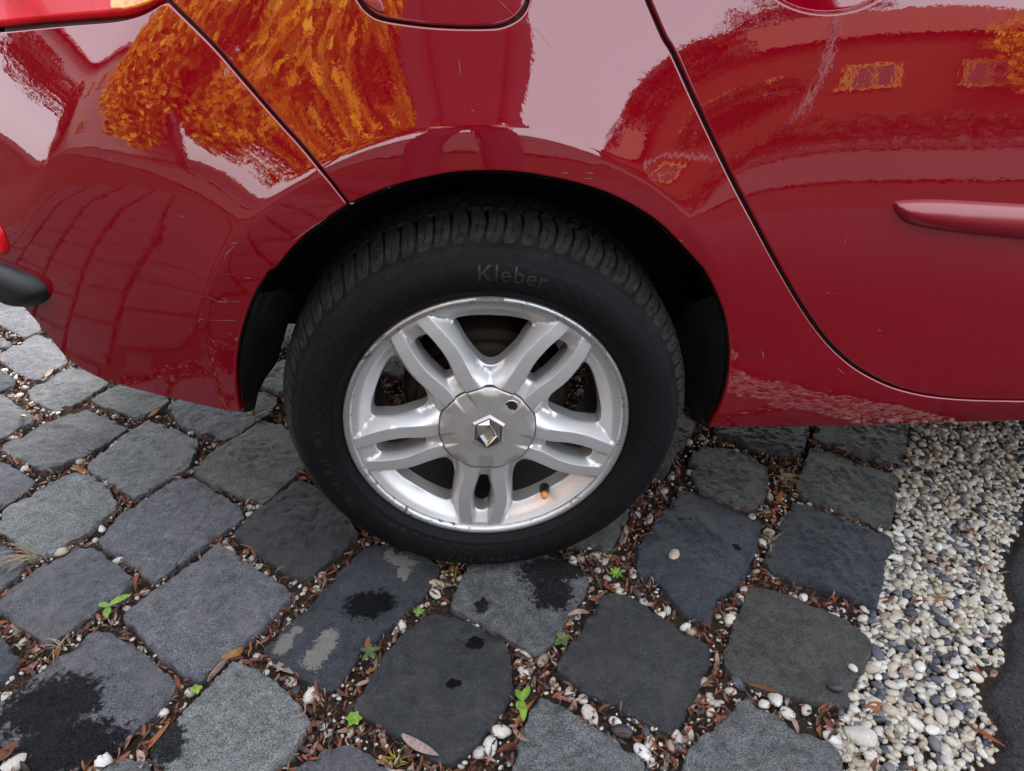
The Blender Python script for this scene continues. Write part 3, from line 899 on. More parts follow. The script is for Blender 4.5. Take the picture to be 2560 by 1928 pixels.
# --- scratches in the clear coat
def ribbon(pts, w):
    c = resample(to_sz(pts), 0.003)
    t = np.gradient(c, axis=0); nn = np.stack([-t[:, 1], t[:, 0]], 1); nn /= np.maximum(np.linalg.norm(nn, axis=1), 1e-9)[:, None]
    k = len(c); ww = w*np.sin(np.linspace(0.25, math.pi-0.25, k))*RNG.uniform(0.35, 1.2, k)
    a, b = c+nn*ww[:, None], c-nn*ww[:, None]
    V = [p for q in (a, b) for p in P(q[:, 0], q[:, 1])+PN(q[:, 0], q[:, 1])*0.00025]
    return V, [(i, i+1, k+i+1, k+i) for i in range(k-1)]
def scratches(lst, parent):
    for pts, w in lst:
        v, f = ribbon(pts, w)
        pydata('scratch', v, f, T['scratch'], parent, False)
scratches([(zA([(1265, 345), (1300, 360), (1345, 378), (1400, 375), (1470, 377)]), 0.0006), (zA([(1360, 360), (1390, 365), (1375, 385), (1400, 392)]), 0.0006),
           (zA([(1210, 505), (1225, 488), (1250, 486)]), 0.0007), (zA([(1280, 490), (1360, 492), (1450, 492)]), 0.0005),
           (zA([(1490, 232), (1520, 232), (1545, 235)]), 0.0006), (zA([(1380, 210), (1430, 211)]), 0.0004), (zA([(1375, 110), (1390, 80), (1445, 30)]), 0.0005),
           (zA([(380, 268), (430, 274)]), 0.0004), (zA([(1400, 25), (1460, 15)]), 0.0004),
           (z1([(1080, 1315), (1145, 1340)]), 0.0004), (z1([(670, 970), (705, 998)]), 0.0004), (z1([(1790, 1480), (1900, 1400), (2000, 1335)]), 0.0007)], bumper)
scratches([(z2([(1480, 1060), (1525, 1060)]), 0.0004), (z2([(1620, 1060), (1680, 1062)]), 0.0004), (z2([(1620, 1093), (1672, 1095)]), 0.0004),
           (z2([(1190, 95), (1330, 190), (1415, 295)]), 0.00025), (z2([(1090, 0), (1190, 95)]), 0.00025), (z2([(850, 360), (862, 470)]), 0.00025),
           (z2([(415, 1150), (432, 1147)]), 0.0012), (z2([(180, 1248), (210, 1243)]), 0.0014), (z2([(925, 668), (950, 685)]), 0.0004),
           (zF([(600, 478), (612, 530)]), 0.0006), (zF([(888, 365), (900, 355)]), 0.0009), (zF([(1062, 578), (1070, 596), (1110, 630)]), 0.0004),
           (z3([(2, 1380), (4, 1384)]), 0.0005), (z3([(95, 1465), (115, 1483)]), 0.0009)], quarter)
scratches([(z3([(1105, 1500), (1118, 1445)]), 0.0004), (z3([(848, 1590), (858, 1592)]), 0.0010), (zF([(990, 127), (1012, 130)]), 0.0005),
           (zF([(1040, 131), (1056, 133)]), 0.0005), (zF([(1310, 356), (1332, 360)]), 0.0007), (zF([(1440, 702), (1472, 706)]), 0.0007)], door)
# ------------------------------------------------------------------ rear wheel (rim flange lies in the plane y = 0)
HUB = Vector((0.0, 0.0, 0.286))
SPIN = R(2.5)
wheel = empty('rear_wheel', HUB, car)

def wp(r, ang, o):
    """polar wheel point: ang clockwise from the top seen from outside, o = outwards"""
    return (HUB.x+r*math.sin(ang), -o, HUB.z+r*math.cos(ang))

def revolve(name, prof, mat, parent, n=180, closed=False, uv=True, fn=None):
    V, F = [], []
    m = len(prof)
    for k in range(n):
        a = 2*math.pi*k/n
        for r, o in prof:
            p = wp(r, a, o)
            V.append(fn(p) if fn else p)
    for k in range(n):
        k2 = (k+1) % n
        for j in range(m-1):
            F.append((k*m+j, k2*m+j, k2*m+j+1, k*m+j+1))
    me = bpy.data.meshes.new(name)
    me.from_pydata([tuple(p) for p in V], [], F); me.update(); me.shade_smooth()
    if uv:
        l = me.uv_layers.new(name='polar')
        data = np.zeros((len(me.loops), 2)); i = 0
        for k in range(n):
            for j in range(m-1):
                a0, a1 = k/n, (k+1)/n
                for (aa, jj) in ((a0, j), (a1, j), (a1, j+1), (a0, j+1)):
                    data[i] = (aa, prof[jj][0]); i += 1
        l.data.foreach_set('uv', data.ravel())
    return link_mesh(name, me, mat, parent)

def fine(prof, step):
    return [tuple(p) for p in resample(prof, step)]

def flat(p):       # the tyre is pressed flat where it stands
    x, y, z = p
    if z < 0.004:
        return (x, y-(0.004-z)*0.25*(1 if y < 0.08 else -1), 0.004)
    return p
tyre_prof = fine([(0.198, -0.016), (0.203, -0.008), (0.2085, -0.0035), (0.214, 0.003), (0.224, 0.0090), (0.238, 0.0120), (0.252, 0.0108),
                  (0.2625, 0.0062), (0.2665, 0.0045), (0.2735, -0.0010), (0.277, -0.0065), (0.2815, -0.0135), (0.287, -0.0240), (0.2915, -0.040), (0.2935, -0.06),
                  (0.2945, -0.085), (0.2935, -0.11), (0.290, -0.138), (0.280, -0.158), (0.26, -0.172), (0.23, -0.175), (0.20, -0.16)], 0.004)
tyre = revolve('tyre', tyre_prof, T['rubber'], wheel, 240, fn=flat)

# shoulder tread blocks: one mesh, copied round the wheel
def block_mesh(width, seed):
    rnd = random.Random(seed)
    path = [(0.2795, -0.0085), (0.2835, -0.0150), (0.2890, -0.0235), (0.2945, -0.0340), (0.2985, -0.0470), (0.3005, -0.062), (0.3010, -0.072)]
    path = fine(path, 0.004)
    V, F = [], []
    L = len(path)
    for i, (r, o) in enumerate(path):
        t = i/(L-1)
        shift = 0.010*math.sin(t*2.2)-0.004*t                 # S-curve sweep of the block
        wd = width*(0.62+0.38*min(1, t/0.18))*(1-0.15*max(0, (t-0.7)/0.3))
        row = [(-wd, -0.0075), (-wd*0.96, -0.001), (-wd*0.8, 0.0), (-0.0011, 0.0), (-0.0003, -0.0022), (0.0009, 0.0), (wd*0.8, 0.0), (wd*0.96, -0.001), (wd, -0.0075)]
        zig = 0.0011*(1 if (i % 2) else -1) if 0.18 < t < 0.75 else 0.0
        for j, (q, dh) in enumerate(row):
            if 3 <= j <= 5:
                q += zig
                if t < 0.18 or t > 0.75: dh = 0.0
            rr = r+dh+rnd.uniform(-0.0003, 0.0003)
            oo = o+(dh*0.7 if t < 0.5 else 0.0)
            a = (q+shift)/rr
            V.append((rr*math.sin(a), -oo, rr*math.cos(a)))
    m = 9
    for i in range(L-1):
        for j in range(m-1):
            F.append((i*m+j, i*m+j+1, (i+1)*m+j+1, (i+1)*m+j))
    F.append(tuple(range(m-1, -1, -1))); F.append(tuple((L-1)*m+j for j in range(m)))
    me = bpy.data.meshes.new('tread_block')
    me.from_pydata(V, [], F); me.update()
    me.materials.append(T['tread'])
    return me
NB = 80
bmesh_var = [block_mesh(w, i) for i, w in enumerate((0.0103, 0.0095, 0.0106, 0.0099))]
for k in range(NB):
    a = 2*math.pi*k/NB+0.01
    if HUB.z+0.295*math.cos(a) < 0.006: continue
    o = bpy.data.objects.new('tread_block', bmesh_var[(k*7) % 4])
    o.location = HUB; o.rotation_euler = (0, a, 0)
    COL.objects.link(o); adopt(o, wheel)
# inner tread rows seen behind the shoulder blocks
V, F = [], []
for k in range(96):
    for row in range(3):
        a0 = 2*math.pi*(k+0.33*row)/96
        o0, o1 = -0.078-0.024*row, -0.099-0.024*row
        aw = 0.0235
        if HUB.z+0.3*math.cos(a0) < 0.02: continue
        base = len(V)
        sk = 0.06 if row < 2 else -0.06
        for rr in (0.2925, 0.3015):
            V += [wp(rr, a0-aw, o0), wp(rr, a0+aw, o0), wp(rr, a0+aw+sk*0.5, o1), wp(rr, a0-aw+sk*0.5, o1)]
        F += [tuple(base+i for i in q) for q in ((4, 5, 6, 7), (0, 1, 5, 4), (1, 2, 6, 5), (2, 3, 7, 6), (3, 0, 4, 7))]
tag(pydata('tread_rows', V, F, T['tread'], wheel, False), kind='stuff')

# moulded lettering on the sidewall
def lettering(name, text, size, r0, ang0, flip=False, thick=0.0006, spacing=1.0):
    cu = bpy.data.curves.new('lettering', 'FONT')
    cu.body = text; cu.size = size; cu.align_x = 'CENTER'; cu.extrude = 0.0; cu.space_character = spacing
    ob = bpy.data.objects.new('lettering', cu)
    COL.objects.link(ob)
    dg = bpy.context.evaluated_depsgraph_get()
    me = bpy.data.meshes.new_from_object(ob.evaluated_get(dg))
    bpy.data.objects.remove(ob)
    bm = bmesh.new(); bm.from_mesh(me)
    bmesh.ops.triangulate(bm, faces=bm.faces)
    bmesh.ops.subdivide_edges(bm, edges=[e for e in bm.edges if e.calc_length() > 0.004], cuts=2)
    top = bmesh.ops.extrude_face_region(bm, geom=bm.faces[:])
    tv = {v for v in top['geom'] if isinstance(v, bmesh.types.BMVert)}
    pr = np.array(tyre_prof[:60]); pr = pr[:int(np.argmax(pr[:, 0] > 0.28))]
    for v in bm.verts:
        x, y = v.co.x, v.co.y
        if flip: x, y = -x, -y
        r = r0+y; a = ang0+x/r0
        o = float(np.interp(r, pr[:, 0], pr[:, 1]))
        v.co = wp(r, a, o+(thick if v in tv else -0.0006))
    bmesh.ops.recalc_face_normals(bm, faces=bm.faces)
    o = bm_obj(name, bm, T['letters'], wheel)
    bpy.data.meshes.remove(me)
    return o
lettering('lettering', 'Kleber', 0.031, 0.2350, R(7), spacing=1.05)
lettering('lettering', 'krisalp HP2', 0.022, 0.2470, R(181), False, spacing=1.1)
for tx, an in (('185', 239), ('60', 247), ('R 15', 256), ('88 T', 268)):
    lettering('lettering', tx, 0.015, 0.2360, R(an))
lettering('lettering', '185/60R15C 88T', 0.009, 0.2260, R(222), spacing=1.1)

# ---- rim: flange, barrel, spoke face
flange_prof = fine([(0.1945, -0.0085), (0.1955, -0.0050), (0.1972, -0.0022), (0.2000, -0.0008), (0.2035, -0.0005), (0.2062, -0.0025), (0.2072, -0.0070), (0.2072, -0.018)], 0.0012)
rim = revolve('rim', flange_prof, T['rim_edge'], wheel, 220)
# kerb damage on the flange
def rash(a0, a1, r0, r1):
    V, F = [], []
    n = max(6, int((a1-a0)/0.6)); pr = np.array(flange_prof); rnd = random.Random(int(a0*10))
    js = np.linspace(r0, r1, 5)
    for k in range(n+1):
        a = R(a0+(a1-a0)*k/n)
        for j, r in enumerate(js):
            r2 = r+rnd.uniform(-0.0005, 0.0005)
            V.append(wp(r2, a, float(np.interp(r2, pr[:-1, 0], pr[:-1, 1]))+(rnd.uniform(0.00005, 0.0006) if 0 < j < 4 and 0 < k < n else -0.0003)))
    for k in range(n):
        for j in range(4): F.append((k*5+j, (k+1)*5+j, (k+1)*5+j+1, k*5+j+1))
    pydata('kerb_rash', V, F, T['rash'], wheel)
rash(246, 283, 0.2040, 0.2070); rash(42, 53, 0.2020, 0.2068); rash(355, 366, 0.2028, 0.2066); rash(312, 318, 0.2030, 0.2066); rash(186, 192, 0.2010, 0.2066)
revolve('barrel', fine([(0.1690, -0.040), (0.1695, -0.060), (0.1700, -0.12), (0.172, -0.165)], 0.01), T['barrel'], wheel, 120)

# spoke frame (along, lateral) helper curves, symmetrical pair of bars per spoke
RB = [0.0690, 0.082, 0.095, 0.108, 0.120, 0.135, 0.150, 0.165, 0.180, 0.1925]
INN = [0.0098, 0.0100, 0.0110, 0.0140, 0.0168, 0.0182, 0.0180, 0.0165, 0.0142, 0.0120]
OUT = [0.0290, 0.0300, 0.0318, 0.0340, 0.0362, 0.0372, 0.0366, 0.0348, 0.0322, 0.0300]
CAPR = 0.0705
def hs(r): return np.interp(r, [0.06, 0.10, 0.14, 0.17, 0.195], [0.0035, 0.0025, 0.0005, -0.0025, -0.0065])
spoke_axes = [R(36+72*k)+SPIN for k in range(5)]
def sp_xy(al, la, ax):      # spoke frame -> wheel plane (x, z)
    c, s = math.cos(ax), math.sin(ax)
    return np.stack([al*s+la*c, al*c-la*s], -1)
lines = []; holes = []
for ax in spoke_axes:
    for sg in (-1, 1):
        for cv in (INN, OUT):
            c = resample(list(zip(RB, [sg*q for q in cv])), 0.004)
            lines.append((sp_xy(c[:, 0], c[:, 1], ax), False))
    slot = [(0.0965, -0.0060), (0.0950, 0.0), (0.0965, 0.0060), (0.106, 0.0088), (0.120, 0.0118), (0.136, 0.0130), (0.152, 0.0126), (0.1650, 0.0100), (0.1695, 0.0),
            (0.1650, -0.0100), (0.152, -0.0126), (0.136, -0.0130), (0.120, -0.0118), (0.106, -0.0088)]
    c = resample(slot, 0.003, closed=True)
    holes.append(sp_xy(c[:, 0], c[:, 1], ax))
for k in range(5):
    ax = R(72*k)+SPIN
    half = [(0.0925, 0.0), (0.0945, 0.0085), (0.1010, 0.0165), (0.1120, 0.0255), (0.1270, 0.0355), (0.1420, 0.0445), (0.1530, 0.0520), (0.1590, 0.0530), (0.1632, 0.0450), (0.1668, 0.0260), (0.1680, 0.0)]
    loop = half+[(a, -b) for a, b in half[-2:0:-1]]
    c = resample(loop, 0.003, closed=True)
    holes.append(sp_xy(c[:, 0], c[:, 1], ax))
th = np.linspace(0, 2*math.pi, 400, endpoint=False)
outer = np.stack([0.1962*np.cos(th), 0.1962*np.sin(th)], 1)
caph = np.stack([0.055*np.cos(th[::3]), 0.055*np.sin(th[::3])], 1)
vv, tri, bnd, loops = cdt(outer, holes+[caph], lines, rings=(0.0009, 0.0018), step=0.0036)
def rim_h(v):
    x, z = v[:, 0], v[:, 1]
    r = np.hypot(x, z); a = np.arctan2(x, z)
    H = np.interp(r, [0.150, 0.1675, 0.176, 0.186, 0.1935, 0.1965], [-0.030, -0.028, -0.0215, -0.0120, -0.0085, -0.0068])
    H = np.where(r < 0.12, -0.022, H)
    best = np.full(len(v), -1.0)
    for ax in spoke_axes:
        d = a-ax; d = (d+math.pi) % (2*math.pi)-math.pi
        al, la = r*np.cos(d), np.abs(r*np.sin(d))
        ok = (al > 0) & (np.abs(d) < R(36.01))
        inn, out = np.interp(al, RB, INN), np.interp(al, RB, OUT)
        top = hs(r)
        do = np.clip(la-out, 0, None); di = np.clip(inn-la, 0, None)
        fo = np.interp(r, [0.06, 0.078, 0.095, 0.12], [0.30, 0.55, 1.35, 1.7])
        drop_o = np.minimum(do*fo+do*do*30, 0.024)
        drop_i = np.minimum(di*2.6, np.interp(r, [0.07, 0.09, 0.1, 0.155, 0.17, 0.19], [0.004, 0.010, 0.019, 0.021, 0.012, 0.001]))
        h = np.where(ok, top-drop_o-drop_i, -1)
        best = np.maximum(best, h)
    # bars melt into the ring near the flange
    return np.maximum(best, H)
Hh = rim_h(vv)
d_edge = np.full(len(vv), 1e9)
for lp in loops[1:-1]:
    d, _ = edge_dist(lp, vv); d_edge = np.minimum(d_edge, d)
q = np.clip((0.0018-d_edge)/0.0018, 0, 1)
Hh = Hh-0.0016*(1-np.sqrt(np.clip(1-q*q, 0, 1)))
V = [(HUB.x+x, -h, HUB.z+z) for (x, z), h in zip(vv, Hh)]
F = [tuple(t) for t in tri]
idx = {}
for a, b in bnd:
    rr = math.hypot(*vv[a])
    if rr > 0.19: continue
    for k in (a, b):
        if k not in idx:
            idx[k] = len(V); x, z = vv[k]; V.append((HUB.x+x, -Hh[k], HUB.z+z)); V.append((HUB.x+x*0.99, -(Hh[k]-0.024), HUB.z+z*0.99))
    i, j = idx[a], idx[b]
    F += [(j, i, i+1, j+1)]
face = pydata('spoke_face', V, F, T['alloy'], wheel)
mod = face.modifiers.new('edges', 'EDGE_SPLIT'); mod.split_angle = R(46)

# ---- centre cap
NC = 240
V, F = [], []
def cap_r(a):
    d = ((a-SPIN-R(36)+R(36)) % R(72))-R(36)                  # 0 on a spoke axis
    return 0.0694+0.0007*math.cos(5*(a-SPIN))+0.0004*math.cos(10*(a-SPIN))
def cap_h(r, a):
    d = ((a-SPIN-R(36)+R(36)) % R(72))-R(36)
    la = abs(r*math.sin(d))
    h = 0.0072+0.0012*(1-(r/0.07)**2)
    h -= 0.0034*float(1-sstep(0.0085, 0.0115, la))*float(sstep(0.040, 0.068, r))      # groove on the slot line
    dw = ((a-SPIN+R(36)) % R(72))-R(36)
    h -= 0.0050*float(sstep(0.058, 0.074, r))*float(1-sstep(R(4), R(17), abs(dw)))       # dips between spokes
    return h
rs = [0.0]+list(np.linspace(0.006, 0.0, 1))[:0]+list(np.linspace(0.008, 0.0665, 18))
V.append(wp(0, 0, cap_h(0.0, 0)))
for r in rs[1:]:
    for k in range(NC):
        a = 2*math.pi*k/NC; V.append(wp(r, a, cap_h(r, a)))
for extra, dh in ((0.0, -0.0004), (0.0008, -0.0018), (0.0008, -0.010)):
    for k in range(NC):
        a = 2*math.pi*k/NC; r = cap_r(a)+extra-0.0008; V.append(wp(r, a, cap_h(r, a)+dh))
nr = len(rs)-1+3
for k in range(NC): F.append((0, 1+k, 1+(k+1) % NC))
for j in range(nr-1):
    for k in range(NC):
        F.append((1+j*NC+k, 1+(j+1)*NC+k, 1+(j+1)*NC+(k+1) % NC, 1+j*NC+(k+1) % NC))
cap = pydata('centre_cap', V, F, T['cap'], wheel)
V, F = [], []
for k in range(NC):
    a = 2*math.pi*k/NC
    for dr, dh in ((-0.003, -0.0016), (0.0012, -0.0020), (0.0014, -0.0060)):
        r2 = cap_r(a)+dr
        hf = float(rim_h(np.array([[r2*math.sin(a), r2*math.cos(a)]]))[0])+0.0008
        V.append(wp(r2, a, max(cap_h(cap_r(a), a)+dh, hf if dh > -0.005 else -1)))
    for j in range(2): F.append((k*3+j, k*3+j+1, ((k+1) % NC)*3+j+1, ((k+1) % NC)*3+j))
pydata('cap_gap', V, F, T['black'], wheel)
# screw hole in the cap
hc = on_side(1277.7, 1018.0, -0.008)
ha, hr = math.atan2(hc[0]-HUB.x, hc[2]-HUB.z), math.hypot(hc[0]-HUB.x, hc[2]-HUB.z)
bm = bmesh.new()
def disc(bm, cx, cz, r, o, n=28, ring=None):
    vs = [bm.verts.new((cx+r*math.sin(2*math.pi*k/n), -o, cz+r*math.cos(2*math.pi*k/n))) for k in range(n)]
    bm.faces.new(vs)
disc(bm, hc[0], hc[2], 0.0088, cap_h(hr, ha)+0.0004)
bm_obj('screw_hole', bm, T['black'], wheel)
V, F = [], []
n = 36
for rr, dh in ((0.0086, 0.0002), (0.0094, 0.0012), (0.0104, 0.0010), (0.0110, -0.0004)):
    for k in range(n):
        a = 2*math.pi*k/n
        V.append((hc[0]+rr*math.sin(a), -(cap_h(hr, ha)+dh), hc[2]+rr*math.cos(a)))
for j in range(3):
    for k in range(n): F.append((j*n+k, (j+1)*n+k, (j+1)*n+(k+1) % n, j*n+(k+1) % n))
pydata('screw_hole_rim', V, F, T['cap'], wheel)
bm = bmesh.new(); disc(bm, hc[0], hc[2], 0.0052, cap_h(hr, ha)+0.0008, 6)
bm_obj('wheel_screw', bm, T['drum'], wheel)

# ---- emblem: bevelled hexagonal seat with a faceted open diamond
ec = (0.001, 0.2835)
def hexa(w, h, sh):       # half width, half height, half height of the straight sides
    return [(0, h), (w, sh), (w, -sh), (0, -h), (-w, -sh), (-w, sh)]
TW = R(3.5)
def em(p, o): 
    x, z = p; c, s = math.cos(TW), math.sin(TW)
    return (ec[0]+x*c+z*s, -o, ec[1]-x*s+z*c)
base = cap_h(0, 0)
A_, B_, C_ = hexa(0.0245, 0.0325, 0.0170), hexa(0.0205, 0.0275, 0.0145), hexa(0.0196, 0.0262, 0.0138)
V = [em(p, base-0.0012) for p in A_]+[em(p, base+0.0030) for p in B_]+[em(p, base+0.0030) for p in C_]+[em(p, base+0.0010) for p in C_]
F = []
for j in range(3):
    for k in range(6): F.append((j*6+k, (j+1)*6+k, (j+1)*6+(k+1) % 6, j*6+(k+1) % 6))
seat = pydata('emblem_seat', V, F, T['cap'], wheel, False)
# diamond: outer hexagon falls to the seat, ridge rhombus on top, inner rhombus hole
Z_ = hexa(0.0186, 0.0250, 0.0131)
mid = [(0, 0.0190), (0.0126, 0.0), (0, -0.0190), (-0.0126, 0.0)]
inn = [(0, 0.0118), (0.0078, 0.0), (0, -0.0118), (-0.0078, 0.0)]
V = [em(p, base+0.0016) for p in Z_]+[em(p, base+0.0078) for p in mid]+[em(p, base+0.0022) for p in inn]
F = [(0, 6, 7, 1), (1, 7, 2), (2, 7, 8, 3), (3, 8, 9, 4), (4, 9, 5), (5, 9, 6, 0)]
F += [(6+k, 10+k, 10+(k+1) % 4, 6+(k+1) % 4) for k in range(4)]
pydata('emblem', V, F, T['chrome'], wheel, False)
pydata('emblem_centre', [em((x*1.02, z*1.02), base+0.0024) for x, z in inn], [(0, 1, 2, 3)], T['emfill'], wheel, False)

# ---- valve, brake drum, dark wheel well behind the spokes
vp = on_side(800+1335/2.380, 680+1300/2.380, 0.022)
vo = np.array(vp)
d_ = np.array([-0.10, -0.85, 0.30]); d_ /= np.linalg.norm(d_)
v_, f_ = tube_data([vo-d_*0.012, vo, vo+d_*0.006, vo+d_*0.014], [0.0085, 0.0078, 0.0062, 0.0050], 16)
pydata('valve_stem', v_, f_, T['black'], wheel)
v_, f_ = tube_data([vo+d_*0.0135, vo+d_*0.0150, vo+d_*0.0245, vo+d_*0.0262], [0.0046, 0.0054, 0.0052, 0.0034], 14)
pydata('valve_cap', v_, f_, T['orange'], wheel)
revolve('brake_drum', fine([(0.02, -0.052), (0.072, -0.052), (0.078, -0.056), (0.100, -0.058), (0.106, -0.062), (0.108, -0.075), (0.118, -0.077), (0.122, -0.085), (0.122, -0.13), (0.02, -0.135)], 0.006), T['drum'], wheel, 90)
